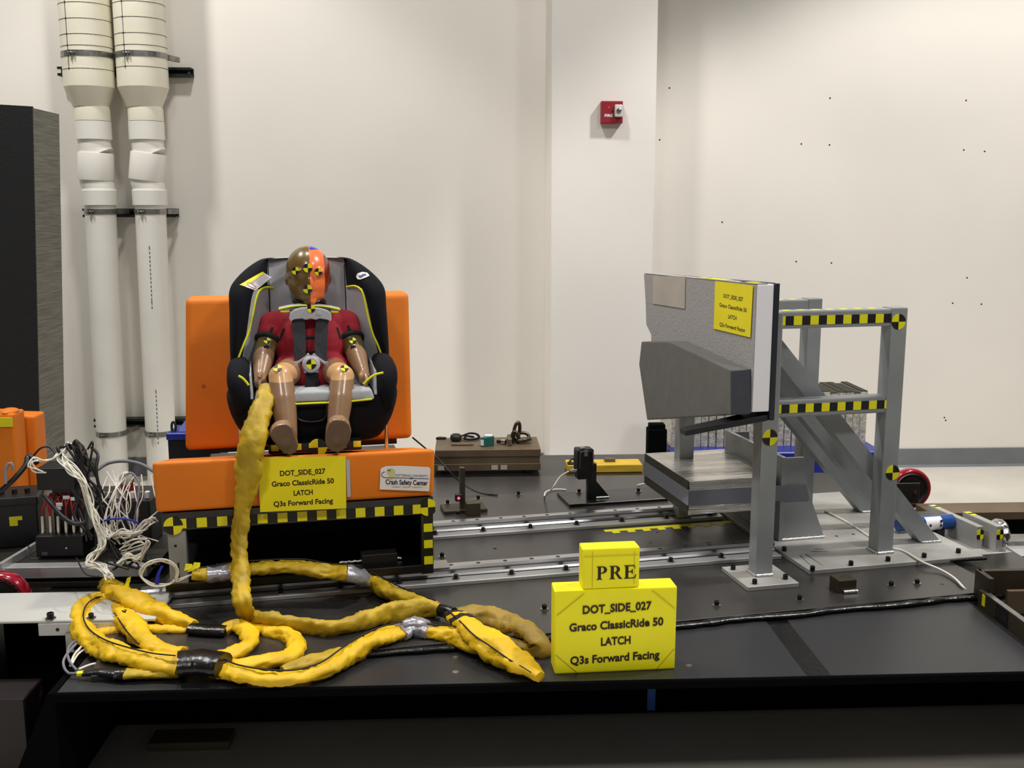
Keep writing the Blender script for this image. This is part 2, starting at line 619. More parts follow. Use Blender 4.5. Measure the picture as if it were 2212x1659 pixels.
def px_pipe(idx, tops, name_label):
    (xt, rt, zc, xl, rl, xb) = tops
    t = T('drain_pipe', name_label, 'pipe', (xb, PW, 0), YB, 'white pipes up the back wall')
    # key heights
    def z(y):
        return BW(200, y, PW).z
    zt = 3.6
    g = G()
    g.lathe([(rt, z(188)), (rt, zt)], (xt, PW, 0), seg=32)
    up = t.part('wide_pipe', g, PVC2)
    for y in ((-30, -63, -96, 14, 48, 81, 105, 154) if idx == 0 else (-32, -64, -96, 11, 44, 78, 103, 149)):
        zz = z(y)
        pts = [(xt + (rt + 0.0004) * cos(a), PW + (rt + 0.0004) * sin(a), zz) for a in [2 * pi * k / 40 for k in range(40)]]
        t.part('depth_ring', G().tube(pts, 0.0011, 4, closed=True), PVCINK, under=up)
        aa = radians(-118 if idx == 0 else -113)
        t.part('depth_dot', G().ell((xt + rt * cos(aa), PW + rt * sin(aa), zz), (0.0045, 0.003, 0.0045), seg=8, rings=6), PVCINK, under=up)
    aa = radians(-118 if idx == 0 else -113)
    t.part('depth_line', G().cyl((xt + rt * cos(aa), PW + rt * sin(aa), z(154)), (xt + rt * cos(aa), PW + rt * sin(aa), zt), 0.0016, seg=6), PVCINK, under=up)
    xm = xt + 0.004
    t.part('reducer', G().lathe([(rl * 1.12, z(232)), (rt, z(190)), (rt * 1.003, z(150)), (rt * 0.99, z(149))], (xt, PW, 0), seg=32), PVC2)
    t.part('upper_collar', G().lathe([(rl * 1.13, z(262)), (rl * 1.13, z(238)), (rl * 1.06, z(226))], (xm, PW, 0), seg=28), PVC2)
    t.part('collar_sleeve', G().lathe([(rl * 1.15, z(302)), (rl * 1.15, z(263))], (xm, PW, 0), seg=28), PVC)
    # two short elbows that shift the pipe sideways
    pA, pB = (xm, PW, z(298)), (xm + 0.004, PW, z(325))
    pC, pD = (xl - 0.012, PW, z(390)), (xl, PW, z(408))
    t.part('upper_elbow', G().tube(smooth_path([pA, pB, (xm + 0.016, PW, z(338))], 0.01), rl * 1.04, 28), PVC)
    d = (Vector(pC) - Vector(pB)).normalized()
    q0 = Vector(pB) + d * 0.012
    t.part('offset_coupling', G().tube([q0, q0 + d * 0.004, Vector(pC) - d * 0.006, Vector(pC)], [rl * 1.13, rl * 1.15, rl * 1.15, rl * 1.13], 28), PVC)
    t.part('lower_elbow', G().tube(smooth_path([Vector(pC) - d * 0.02, pC, pD, (xl, PW, z(420))], 0.01), rl * 1.04, 28), PVC)
    t.part('lower_collar', G().lathe([(rl * 1.12, z(443)), (rl * 1.13, z(412)), (rl * 1.1, z(409))], (xl, PW, 0), seg=28), PVC)
    lo = t.part('lower_pipe', G().tube([(xl, PW, z(440)), (xb, PW, 0.0)], rl, 28), PVC)
    if idx == 1:
        for y0, y1 in ((535, 670), (842, 960)):
            for k in range(int((y1 - y0) / 9)):
                zz = z(y0 + k * 9)
                f = (z(440) - zz) / z(440)
                xx = xl + (xb - xl) * f
                aa = radians(-84)
                t.part('printed_mark', G().box(xx + rl * cos(aa) - 0.002, xx + rl * cos(aa) + 0.002, PW - rl - 0.0006, PW - rl + 0.001, zz - 0.008, zz + (0.01 if k % 13 == 0 else 0.003)), GREYINK, under=lo)
    return t


px_pipe(0, (-1.735, 0.115, 0, -1.722, 0.0715, -1.742), 'left one of the two white pipes beside the tall black block')
px_pipe(1, (-1.487, 0.116, 0, -1.486, 0.0715, -1.502), 'right one of the two white pipes, with faint printed line')


def strut(y, x0, x1, lab):
    zc = BW(200, y, PW).z
    a, b = BW(x0, y, WALLW - 0.05).x, BW(x1, y, WALLW - 0.05).x
    t = T('strut_channel', lab, 'bracket', ((a + b) / 2, WALLW, zc - 0.025), YB, 'dark strut channels behind the pipes')
    g = G()
    g.box(a, b, WALLW - 0.012, WALLW, zc - 0.021, zc + 0.021)
    g.box(a, b, WALLW - 0.062, WALLW - 0.012, zc + 0.016, zc + 0.021)
    g.box(a, b, WALLW - 0.062, WALLW - 0.012, zc - 0.021, zc - 0.016)
    g.box(a, b, WALLW - 0.062, WALLW - 0.057, zc + 0.009, zc + 0.016)
    g.box(a, b, WALLW - 0.062, WALLW - 0.057, zc - 0.016, zc - 0.009)
    t.part('channel', g, STRUT)
    for k in range(2):
        xx = b - 0.02 - k * 0.14
        t.part('slot_washer', G().lathe([(0.008, 0), (0.008, 0.002)], (xx, WALLW - 0.0125, zc), (0, -1, 0), 12), WASHER)


strut(147, 125, 413, 'dark green strut channel with free end beside the wide pipes')
strut(460, 180, 381, 'dark green strut channel at the middle clamps of the pipes')
strut(925, 205, 402, 'dark green strut channel at the lowest clamps of the pipes')


def clamp(y, xc, r, lab):
    zc = BW(200, y, PW).z
    t = T('pipe_clamp', lab, 'clamp', (xc, PW, zc - 0.012), YB, 'steel strap clamps on the pipes')
    pts = []
    tb = G()
    n = 36
    for k in range(n):
        a0, a1 = 2 * pi * k / n, 2 * pi * (k + 1) / n
        tb.hexa([(xc + q * cos(a), PW + q * sin(a), zz) for zz in (zc - 0.012, zc + 0.012) for q, a in ((r + 0.0005, a0), (r + 0.003, a0), (r + 0.003, a1), (r + 0.0005, a1))])
    t.part('strap', tb, GALV)
    aa = radians(-106)
    bx, by = xc + (r + 0.006) * cos(aa), PW + (r + 0.006) * sin(aa)
    t.part('screw', G().cyl((bx - 0.014, by - 0.006, zc), (bx + 0.014, by - 0.006, zc), 0.004, seg=8).box(bx - 0.01, bx - 0.005, by - 0.012, by + 0.002, zc - 0.011, zc + 0.011).box(bx + 0.005, bx + 0.01, by - 0.012, by + 0.002, zc - 0.011, zc + 0.011), GALV)
    t.part('strap_ear', G().prism([(xc + r * 0.9, PW + 0.03, zc - 0.012), (xc + r * 1.05, PW + 0.03, zc - 0.012), (xc + r + 0.03, WALLW - 0.062, zc - 0.012), (xc + r + 0.018, WALLW - 0.062, zc - 0.012)], (0, 0, 0.024)), GALV)


clamp(121, -1.735, 0.115, 'galvanised strap clamp round the left wide pipe')
clamp(121, -1.487, 0.116, 'galvanised strap clamp round the right wide pipe')
clamp(457, -1.722, 0.0715, 'galvanised strap clamp at mid height of the left pipe')
clamp(457, -1.486, 0.0715, 'galvanised strap clamp at mid height of the right pipe')
clamp(934, -1.737, 0.0715, 'galvanised strap clamp near the foot of the left pipe')
clamp(934, -1.499, 0.0715, 'galvanised strap clamp near the foot of the right pipe')

# tall dark honeycomb block at the left edge
t = T('honeycomb_block', 'tall black honeycomb block standing at the left edge', 'honeycomb block', (-1.78, 4.43, 0), YB)
t.part('core', G().box(-2.5, -1.765, 4.3, 4.57, 0, 1.757), [HONEYSIDE])
g = G()
g.box(-2.5, -1.766, 4.294, 4.2995, 0, 1.757)
zz = 1.757
for k in range(60):
    g.box(-2.5 + k * 0.0123, -2.5 + k * 0.0123 + 0.007, 4.294, 4.31, zz, zz + 0.006)
t.part('cell_face', g, HONEYBLK)
t.o.rotation_euler = (0, radians(3.0), YB)

# ------------------------------------------------------------------ things behind the sled
t = T('rear_beam', 'black steel beam behind the sled deck', 'beam', (0.35, 4.2, 0), YB)
t.part('beam_top', G().box(-0.75, 0.82, 4.03, 4.42, 0.27, 0.304, 0.003), BLACKST)
t.part('beam_web', G().box(-0.7, 0.8, 4.12, 4.32, 0.0, 0.27), BLACKST)

t = T('steel_block', 'stack of brown steel plates left of the white column', 'steel block', (0.1, 4.2, 0.306), YB)
b0, b1 = BW(936, 990, 4.1).x, BW(1168, 990, 4.1).x
for k in range(3):
    z0 = 0.318 + k * 0.029
    t.part('steel_plate', G().box(b0 + k * 0.004, b1 - 0.003 * (k == 1), 4.1 + 0.002 * (k == 1), 4.335, z0, z0 + 0.0285, 0.001), BROWNST)
t.part('skid', G().box(b0 + 0.03, b0 + 0.06, 4.1, 4.33, 0.306, 0.318), BLACKST)
t.part('skid', G().box(b1 - 0.06, b1 - 0.03, 4.1, 4.33, 0.306, 0.318), BLACKST)
for x in (952, 1068, 1088):
    p = BW(x, 1010, 4.099)
    t.part('paper_patch', G().box(p.x - 0.012, p.x + 0.014, 4.0985, 4.1, 0.322, 0.34), CARD)
ZT = 0.4055
# things lying on the block
g = G()
sp = BZ(990, 958, ZT)
pts = [BZ(x, y, ZT + h) for x, y, h in ((985, 946, .006), (1000, 941, .010), (1015, 936, .018), (1030, 938, .016), (1034, 946, .008), (1018, 950, .006), (1004, 948, .01), (1008, 942, .014), (1024, 944, .01))]
g.tube(smooth_path(pts, 0.004), 0.006, 8, flat=0.6)
single('strap_coil', g, FABBLK, 'crumpled dark webbing strap on the steel block', 'strap', YB)
p = BZ(985, 952, ZT)
single('ring', G().tube([(p.x + 0.016 * cos(a), p.y + 0.016 * sin(a), ZT + 0.014) for a in [2 * pi * k / 20 for k in range(20)]], 0.009, 8, closed=True, flat=1.6), DKIRON, 'dark steel ring lying on the steel block', 'ring', YB)
p = BZ(952, 948, ZT)
single('offcut', G().prism([(p.x - 0.02, p.y - 0.01, ZT), (p.x + 0.02, p.y - 0.012, ZT), (p.x + 0.024, p.y, ZT), (p.x - 0.005, p.y + 0.016, ZT)], (0, 0, 0.008)), BLACKST, 'flat black offcut on the left of the steel block', 'offcut', YB)
p = BZ(999, 961, ZT)
single('brown_bar', G().box(p.x - 0.045, p.x + 0.045, p.y - 0.012, p.y + 0.02, ZT, ZT + 0.006, 0.001), BROWNST, 'flat brown bar on the steel block', 'bar', YB)
p = BZ(1052, 963, ZT)
t = T('card_box', 'small green and white carton on the steel block', 'box', (p.x, p.y + 0.02, ZT), YB)
t.part('carton', G().hexa([(p.x - 0.028, p.y - 0.006, ZT), (p.x - 0.012, p.y - 0.016, ZT), (p.x + 0.03, p.y, ZT), (p.x + 0.014, p.y + 0.03, ZT),
                           (p.x - 0.028, p.y - 0.006, ZT + 0.036), (p.x - 0.012, p.y - 0.016, ZT + 0.036), (p.x + 0.03, p.y, ZT + 0.04), (p.x + 0.014, p.y + 0.03, ZT + 0.04)], 0.001), GREENBOX)
t.part('white_top', G().box(p.x - 0.008, p.x + 0.022, p.y - 0.002, p.y + 0.018, ZT + 0.038, ZT + 0.044, 0.001), WHITEP)
t.part('label', G().hexa([(p.x - 0.0265, p.y - 0.0085, ZT + 0.004), (p.x - 0.0135, p.y - 0.0166, ZT + 0.004), (p.x - 0.0135, p.y - 0.014, ZT + 0.004), (p.x - 0.0265, p.y - 0.006, ZT + 0.004),
                          (p.x - 0.0265, p.y - 0.0085, ZT + 0.028), (p.x - 0.0135, p.y - 0.0166, ZT + 0.028), (p.x - 0.0135, p.y - 0.014, ZT + 0.028), (p.x - 0.0265, p.y - 0.006, ZT + 0.028)]), WHITEP)
p = BZ(1090, 958, ZT)
t = T('socket_wrench', 'short steel socket bar beside the chain', 'tool', (p.x, p.y, ZT), YB)
t.part('socket', G().cyl((p.x - 0.012, p.y - 0.01, ZT + 0.011), (p.x + 0.004, p.y - 0.02, ZT + 0.011), 0.011, seg=14), CHROME)
t.part('shank', G().bar((p.x - 0.03, p.y + 0.005, ZT + 0.008), (p.x - 0.01, p.y - 0.01, ZT + 0.009), 0.012, 0.012), DKIRON)
p = BZ(1101, 960, ZT)
single('clevis_plate', G().box(p.x - 0.009, p.x + 0.008, p.y - 0.03, p.y + 0.06, ZT, ZT + 0.03, 0.003), BROWNST, 'upright brown bar beside the chain on the block', 'bar', YB)
t = T('shackle_chain', 'heap of heavy forged shackle links on the steel block', 'chain', tuple(BZ(1122, 958, ZT)), YB)


def link(t, c, rx, rz, tilt, yaw, r=0.0075):
    M = Matrix.Rotation(yaw, 3, 'Z') @ Matrix.Rotation(tilt, 3, 'X')
    pts = []
    for k in range(28):
        a = 2 * pi * k / 28
        pts.append(Vector(c) + M @ Vector((rx * cos(a), 0, rz * sin(a))))
    t.part('link', G().tube(pts, r, 10, closed=True), CHAIN)


q = BZ(1116, 955, ZT)
link(t, (q.x, q.y, ZT + 0.045), 0.014, 0.042, 0.25, 0.5)
link(t, (q.x + 0.022, q.y + 0.005, ZT + 0.022), 0.03, 0.017, -0.5, 0.2)
link(t, (q.x + 0.03, q.y - 0.015, ZT + 0.012), 0.03, 0.018, 1.3, 0.6)
link(t, (q.x - 0.006, q.y - 0.02, ZT + 0.024), 0.014, 0.026, 0.2, -0.4)

a, b = BW(1226, 1008, 4.1), BW(1388, 1008, 4.1)
single('plank', G().box(a.x, b.x, 4.1, 4.2, 0.3045, 0.336, 0.002), WOODY, 'yellow wooden plank in front of the column', 'plank', YB)
p = BZ(1317, 997, 0.337)
single('small_block', G().box(p.x - 0.02, p.x + 0.022, p.y - 0.008, p.y + 0.026, 0.3365, 0.35, 0.001), BROWNST, 'small brown block lying on the yellow plank', 'block', YB)
p = BZ(1237, 1004, 0.337)
g = G()
g.box(p.x - 0.02, p.x + 0.022, p.y - 0.0, p.y + 0.03, 0.3365, 0.343, 0.001)
g.tube(smooth_path([(p.x - 0.015, p.y, 0.347), (p.x, p.y + 0.01, 0.36), (p.x + 0.01, p.y + 0.02, 0.35), (p.x + 0.016, p.y + 0.02, 0.362)], 0.004), 0.004, 6)
single('scrap_clip', g, DKIRON, 'grey metal clip on the left end of the plank', 'clip', YB)

# honeycomb stack on the blue pallet, behind the door structure
HW0 = 4.42
h0, h1 = BW(1450, 940, HW0).x, BW(1875, 900, HW0).x
t = T('blue_pallet', 'blue steel pallet under the ribbed honeycomb stack', 'pallet', ((h0 + h1) / 2, 4.6, 0), YB)
t.part('pallet_tray', G().box(h0 - 0.02, h1 + 0.03, 4.3, 4.85, 0.2, 0.332, 0.004), BLUEB)
for x in (h0 - 0.0, h1 - 0.08):
    t.part('pallet_foot', G().box(x, x + 0.08, 4.34, 4.8, 0, 0.2), BLACKST)
t = T('honeycomb_stack', 'ribbed stack of silver honeycomb slabs on the blue pallet', 'honeycomb block', ((h0 + h1) / 2, 4.52, 0.332), YB)
n = 26
for k in range(n):
    xa = h0 + (h1 - h0) * k / n
    xb = h0 + (h1 - h0) * (k + 1) / n - 0.004
    ztop = 0.568 + 0.004 * sin(k * 2.3)
    dw = 0.006 * sin(k * 5.1)
    tb = T.part(t, 'slab', G().box(xa, xb, HW0 + dw, 4.68, 0.3325, ztop), HONEYV)
    T.part(t, 'slab_end', G().box(xa, xb, HW0 + dw + 0.002, 4.68, ztop, ztop + 0.004), HONEYD, under=tb)
xk = BW(1401, 960, 4.36).x
zk = BW(1410, 918, 4.36).z
single('dark_cabinet', G().box(xk, h0 - 0.03, 4.36, 4.43, 0, zk - 0.02, 0.004).box(xk + 0.006, h0 - 0.036, 4.37, 4.42, zk - 0.02, zk, 0.003), MATTEBLK, 'black cabinet between the column and the honeycomb stack', 'cabinet', YB)

# small blue box behind the orange back cushion
p0, p1 = BW(364, 985, 4.08), BW(412, 950, 4.08)
t = T('blue_case', 'small blue lidded case behind the orange back cushion', 'case', (p0.x, 4.13, 0), YB)
t.part('case_body', G().box(p0.x, p0.x + 0.2, 4.08, 4.23, 0.0, p1.z - 0.0, 0.003), PLASBLK)
t.part('case_lid', G().box(p0.x - 0.004, p0.x + 0.204, 4.074, 4.234, p1.z, p1.z + 0.028, 0.003), BLUEB)
t.part('lid_top', G().prism([(p0.x + 0.03, 4.11, p1.z + 0.028), (p0.x + 0.19, 4.11, p1.z + 0.028), (p0.x + 0.16, 4.18, p1.z + 0.075), (p0.x + 0.06, 4.18, p1.z + 0.075)], (0, 0.01, 0)), BLUEB)
t.part('handle', G().tube([(p0.x + 0.018 + 0.008 * cos(a), 4.11, p1.z + 0.045 + 0.022 * sin(a)) for a in [2 * pi * k / 16 for k in range(16)]], 0.005, 8, closed=True), DKIRON)

# ================================================================== sled deck
ZD, ZP = 0.32, 0.335
t = T('test_sled', 'long black sled carriage with dark front panel', 'sled', (0.3, 3.0, 0), YB)
poly = [(-0.89, 2.175), (1.365, 2.175), (1.365, 2.6), (1.5, 2.6), (1.5, 2.78), (1.70, 2.86), (1.70, 3.05), (1.64, 3.06), (1.64, 3.45), (1.54, 3.45), (1.54, 4.0), (-1.15, 4.0), (-1.15, 2.72), (-0.89, 2.72)]
t.part('deck_plate', G().prism([(x, y, 0.302) for x, y in poly], (0, 0, 0.0165)), DECKM)
zt = 0.3185
pj = [BZ(x, y, ZD) for x, y in ((1652, 1332), (1700, 1330), (1782, 1453), (1735, 1457))]
uj = (pj[0].x + pj[3].x) / 2
uk = (pj[1].x + pj[2].x) / 2
t.part('front_panel', G().box(-0.888, uj, 2.176, 2.79, zt, zt + 0.002, 0.0005), PANELM)
t.part('front_panel', G().box(uk, 1.355, 2.176, 2.79, zt, zt + 0.002, 0.0005), PANELM)
t.part('joint_strip', G().box(uj, uk, 2.176, 2.79, zt, zt + 0.0012), TAPEBLK)
t.part('front_edge_trim', G().prism([(-0.89, 2.168, 0.302), (-0.89, 2.176, 0.302), (-0.89, 2.176, 0.3215), (-0.89, 2.171, 0.3215), (-0.89, 2.168, 0.3185)], (2.255, 0, 0)), MATTEBLK)
t.part('side_skirt', G().prism([(-0.905, 2.168, 0.322), (-0.89, 2.168, 0.322), (-0.89, 2.168, 0.06), (-1.02, 2.168, 0.06)], (0, 0.56, 0)), MATTEBLK)
t.part('front_beam', G().box(-1.3, 2.4, 2.62, 2.72, 0.012, 0.30, 0.003), MATTEBLK)
t.part('rear_support', G().box(-0.8, 1.3, 3.5, 3.6, 0.0, 0.30), BLACKST)
p = BW(1405, 1600, 2.618)
t.part('blue_tape_strip', G().box(p.x - 0.011, p.x + 0.011, 2.6185, 2.62, 0.02, 0.285), BLUETAPE)
p = BW(928, 1518, 2.616)
t.part('yellow_tag', G().box(p.x - 0.01, p.x + 0.012, 2.6175, 2.6195, 0.13, 0.15), YPAPER)
p0, p1 = BW(345, 1612, 2.6), BW(515, 1612, 2.6)
single('floor_board', G().box(p0.x, p1.x, 2.5, 2.575, 0.0, 0.022, 0.002), BROWNWOOD, 'low brown board on the floor under the sled front', 'board', YB)
# countersunk screws in the front panel
gs = G()
gs.lathe([(0.008, 0), (0.0075, 0.0012), (0.0035, 0.0012), (0.003, 0.0004), (0, 0.0004)], seg=14)
me = bpy.data.meshes.new('panel_screw')
gs.bm.to_mesh(me)
gs.bm.free()
me.materials.append(WASHER)
for x, y in ((984, 1420), (984, 1452), (1488, 1438), (1547, 1330), (560, 1398)):
    q = BZ(x, y, zt + 0.002)
    t.inst('panel_screw', me, (q.x, q.y, zt + 0.002))

# mounting plate, turned against the sled
t = T('mounting_plate', 'dark steel plate carrying the rails, set askew on the sled', 'plate', (0.75, 2.9, ZD), YR)
t.part('plate', G().box(-0.42, 1.93, 2.338, 3.6, 0.3206, ZP, 0.001), DECKM)
for x, y in ((1176, 1316), (1120, 1069), (1727, 1296), (1925, 1266), (1981, 1261), (1548, 1308), (955, 1203), (1098, 1201 - 60)):
    q = RZ(x, y, ZP)
    t.inst('cap_screw', BOLTW, (q.x, q.y, ZP))
for x, y in ((1068, 1185), (1420, 1150), (1530, 1172), (2035, 1262), (1070, 1185), (1405, 1172)):
    q = RZ(x, y, ZP)
    t.part('tapped_hole', G().lathe([(0.006, 0), (0.005, 0.0004)], (q.x, q.y, ZP), seg=10), BLK)
# black tape and cables along its front edge
g = G()
pts = []
for k in range(120):
    u = 0.15 + (1.93 - 0.15) * k / 119
    pts.append((u, 2.326 + 0.004 * sin(k * 0.31) + 0.003 * noise.noise((k * 0.3, 0, 0)), 0.3285 + 0.002 * noise.noise((k * 0.25, 3, 0))))
g.tube(pts, [0.011 + 0.004 * noise.noise((k * 0.4, 7, 0)) for k in range(120)], 8, flat=0.55)
single('taped_edge', g, TAPEBLK, 'black taped bundle along the front edge of the mounting plate', 'tape')
# comb-shaped yellow scale tape
q0, q1 = RZ(1312, 1153, ZP), RZ(1482, 1133, ZP)
g = G()
w0 = (q0.y + q1.y) / 2
g.box(q0.x, q1.x + 0.16, w0, w0 + 0.022, ZP, ZP + 0.0008)
for k in range(8):
    g.box(q0.x + 0.02 + k * 0.052, q0.x + 0.045 + k * 0.052, w0 - 0.02, w0 + 0.0001, ZP, ZP + 0.0008)
single('scale_tape', g, YEL, 'yellow comb-shaped scale tape stuck between the rails', 'tape')


# ------------------------------------------------------------------ linear rails
def rail(wf, us, lab):
    t = T('slide_rail', lab, 'rail', (0.6, wf + 0.06, ZP), YR, 'slide rails on the mounting plate')
    u0, u1 = -0.36, 1.455
    t.part('rail_base', G().prism([(u0, wf, ZP), (u0, wf + 0.13, ZP), (u0, wf + 0.13, ZP + 0.011), (u0, wf, ZP + 0.011)], (u1 - u0, 0, 0), 0.0012), ALU)
    b = wf + 0.045
    t.part('rail_body', G().prism([(u0, b, ZP + 0.0115), (u0, b + 0.042, ZP + 0.0115), (u0, b + 0.042, ZP + 0.03), (u0, b + 0.036, ZP + 0.038), (u0, b + 0.008, ZP + 0.038), (u0, b, ZP + 0.033),
                                   (u0, b + 0.004, ZP + 0.026), (u0, b + 0.004, ZP + 0.018)], (u1 - u0, 0, 0)), RAILM)
    t.part('groove', G().box(u0, u1, b - 0.004, b, ZP + 0.011, ZP + 0.0125), BLK)
    for u in us:
        t.inst('cap_screw', BOLTW, (u, wf + 0.022, ZP + 0.011))
        t.inst('cap_screw', BOLTW, (u + 0.078, wf + 0.107, ZP + 0.011))
    u = u0 + 0.05
    while u < u1:
        t.part('rail_hole', G().lathe([(0.0065, 0), (0.006, 0.0005)], (u, b + 0.02, ZP + 0.038), seg=12), BLK)
        u += 0.078


rail(3.122, [0.637 - 0.1555 * k for k in (1, 2, 3)] + [0.637 + 0.1555 * k for k in range(6)], 'polished slide rail on the far side of the mounting plate')
rail(2.712, [0.476 - 0.159 * k for k in (1, 2, 3)] + [0.476 + 0.159 * k for k in range(6)], 'polished slide rail nearest the yellow boxes')


# ------------------------------------------------------------------ door structure
def strip(t, p0, p1, n, h, first=0, up=(0, 0, 1), normal=(0, -1, 0)):
    p0, p1, up, normal = Vector(p0), Vector(p1), Vector(up), Vector(normal)
    g = G()
    d = (p1 - p0) / n
    for k in range(int(n)):
        g.m = (k + first) % 2
        a, b = p0 + d * k, p0 + d * (k + 1)
        g.prism([a, b, b + up * h, a + up * h], normal * 0.0008)
    return t.part('marker_tape', g, [YEL, BLK])


F0, F1 = 2.655, 2.705
t = T('impact_frame', 'grey welded steel frame behind the foam door panel', 'frame', (1.6, 2.9, ZP), YR)
bp = t.part('base_plate', G().box(1.468, 2.034, 2.57, 3.31, ZP, ZP + 0.0125, 0.001), PLATEST)
ZB = ZP + 0.0125
for x, y in ((1694, 1190), (1755, 1232), (1838, 1221), (1918, 1212), (1996, 1204), (2070, 1194)):
    q = RZ(x, y, ZB)
    t.inst('cap_screw', BOLTN, (q.x, q.y, ZB), under=bp)
for x, y in ((1807, 1158), (1843, 1154), (1590, 1000)):
    q = RZ(x, y, ZB)
    if y > 1100:
        t.part('tapped_hole', G().lathe([(0.006, 0), (0.005, 0.0004)], (q.x, q.y, ZB), seg=10), BLK, under=bp)
fp = t.part('post_foot_plate', G().box(1.237, 1.39, 2.487, 2.655, ZP, ZB, 0.001), PLATEST)
for du, dw in ((0.022, 0.14), (0.03, 0.02), (0.13, 0.035), (0.13, 0.148)):
    t.inst('cap_screw', BOLTN, (1.237 + du, 2.487 + dw, ZB), under=fp)
post = t.part('front_post', G().box(1.295, 1.345, 2.556, 2.606, ZB, 1.088, 0.004, 2), GREYST)
t.part('corner_post', G().box(1.735, 1.787, 2.653, 2.705, ZB, 1.083, 0.004, 2), GREYST)
t.part('rear_post', G().box(1.735, 1.787, 3.13, 3.18, ZB, 1.07, 0.004, 2), GREYST)
t.part('rear_front_post', G().box(1.295, 1.345, 3.13, 3.18, ZB, 1.07, 0.004, 2), GREYST)
t.part('top_rail', G().box(1.292, 1.737, F0 + 0.001, F1 - 0.001, 1.03, 1.08, 0.005, 2), GREYST)
t.part('middle_rail', G().box(1.292, 1.737, F0 + 0.001, F1 - 0.001, 0.776, 0.826, 0.005, 2), GREYST)
t.part('rear_top_rail', G().box(1.292, 1.737, 3.131, 3.179, 1.02, 1.067, 0.005, 2), GREYST)
t.part('cross_rail', G().box(1.295, 1.345, 2.705, 3.13, 1.03, 1.078, 0.004), GREYST)
t.part('cross_rail', G().box(1.295, 1.345, 2.606, 3.13, 0.776, 0.826, 0.004), GREYST)
e0, e1 = RW(1690, 735, 2.715), RW(2026, 1163, 2.715)
dirv = (e1 - e0).normalized()
nrm = Vector((-dirv.z, 0, dirv.x))
if nrm.x > 0:
    nrm = -nrm
for wc in (2.74, 2.91, 3.075):
    c0 = Vector((e0.x, wc, e0.z)) + nrm * 0.025 - dirv * 0.1
    c1 = Vector((e1.x, wc, e1.z)) + nrm * 0.025
    k = (ZB - c1.z) / dirv.z
    c1 = c1 + dirv * k
    k0 = (1.347 - c0.x) / dirv.x
    c0 = c0 + dirv * max(k0, 0)
    g = G()
    # cut level with the base plate
    s = Vector((0, 1, 0)) * 0.025
    a = nrm * 0.025
    lo = [c1 + a, c1 - a]
    lo = [v + dirv * ((ZB - v.z) / dirv.z) for v in lo]
    hi = [c0 + a, c0 - a]
    hi = [v + dirv * ((1.345 - v.x) / dirv.x) for v in hi]
    g.hexa([lo[0] - s, lo[1] - s, lo[1] + s, lo[0] + s, hi[0] - s, hi[1] - s, hi[1] + s, hi[0] + s])
    t.part('diagonal_brace', g, GREYST)
    g = G()
    pts = [lo[0] - s, lo[1] - s]
    g.tube([pts[0] + (pts[1] - pts[0]) * (k / 8) + Vector((0, -0.002, 0.003)) for k in range(9)], 0.004, 6)
    t.part('weld_bead', g, WELD)
for (x0, y0, x1, y1) in ((1.735, 2.653, 1.787, 2.653), (1.295, 2.556, 1.345, 2.556)):
    g = G()
    g.tube([(x0 + (x1 - x0) * k / 10, y0 - 0.002, ZB + 0.003 + 0.001 * (k % 2)) for k in range(11)], 0.005, 6)
    g.tube([(x0 - 0.002, y0 + 0.05 * k / 10, ZB + 0.003 + 0.001 * (k % 2)) for k in range(11)], 0.005, 6)
    t.part('weld_bead', g, WELD)
strip(t, (1.352, F0 - 0.0002, 1.0405), (1.736, F0 - 0.0002, 1.0405), 15, 0.0255, 1)
strip(t, (1.352, F0 - 0.0002, 0.7895), (1.78, F0 - 0.0002, 0.7895), 17, 0.0245, 1)
for (px, py, w) in ((1941, 695, 2.6525), (1663, 945, 2.5555), (1928, 1021, 2.6525)):
    q = RW(px, py, w)
    t.part('quadrant_target', G().target(q, (0, -1, 0), (0, 0, 1), 0.0225, square=0.0225, flip=True), [YEL, BLK])
# yellow strips on the upper faces
for (a, b, w, z) in ((1.36, 1.72, F0 + 0.014, 1.0801), (1.36, 1.72, 3.14, 1.0671)):
    g = G()
    for k in range(8):
        g.box(a + (b - a) * k / 8, a + (b - a) * (k + 0.5) / 8, w, w + 0.02, z, z + 0.0006)
    t.part('marker_tape', g, YEL)
# dark scuffs on the base plate
for (x0, y0, x1, y1, wd_) in ((1728, 1200, 1752, 1222, 0.004), (1740, 1197, 1778, 1222, 0.005), (1752, 1191, 1790, 1192, 0.006), (1760, 1186, 1782, 1187, 0.005)):
    a, b = RZ(x0, y0, ZB), RZ(x1, y1, ZB)
    d = (b - a).normalized()
    n = Vector((-d.y, d.x, 0)) * wd_ / 2
    t.part('scuff', G().prism([a - n, a + n, b + n * 0.3, b - n * 0.3], (0, 0, 0.0004)), FOAMD2)
# bracket that carries the honeycomb absorber
GW = 2.835
gp = [RW(x, y, GW) for x, y in ((1688, 1176), (1779, 1164), (1777, 1150), (1757, 1092), (1743, 1045), (1738, 988), (1697, 990))]
z0 = ZB
gp[0].z = z0
gp[1].z = z0
ga = t.part('gusset_plate', G().prism(gp, (0, 0.012, 0)), GREYST)
gp2 = [Vector((v.x, 3.22, v.z)) for v in gp]
t.part('gusset_plate', G().prism(gp2, (0, 0.012, 0)), GREYST)
ub = gp[6].x
t.part('absorber_plate', G().box(ub - 0.014, ub - 0.001, GW - 0.005, 3.24, ZB, 0.615, 0.001), GREYST)
g = G()
g.tube([(gp[0].x + (gp[1].x - gp[0].x) * k / 14, GW - 0.003, ZB + 0.003 + 0.001 * (k % 2)) for k in range(15)], 0.0045, 6)
t.part('weld_bead', g, WELD)

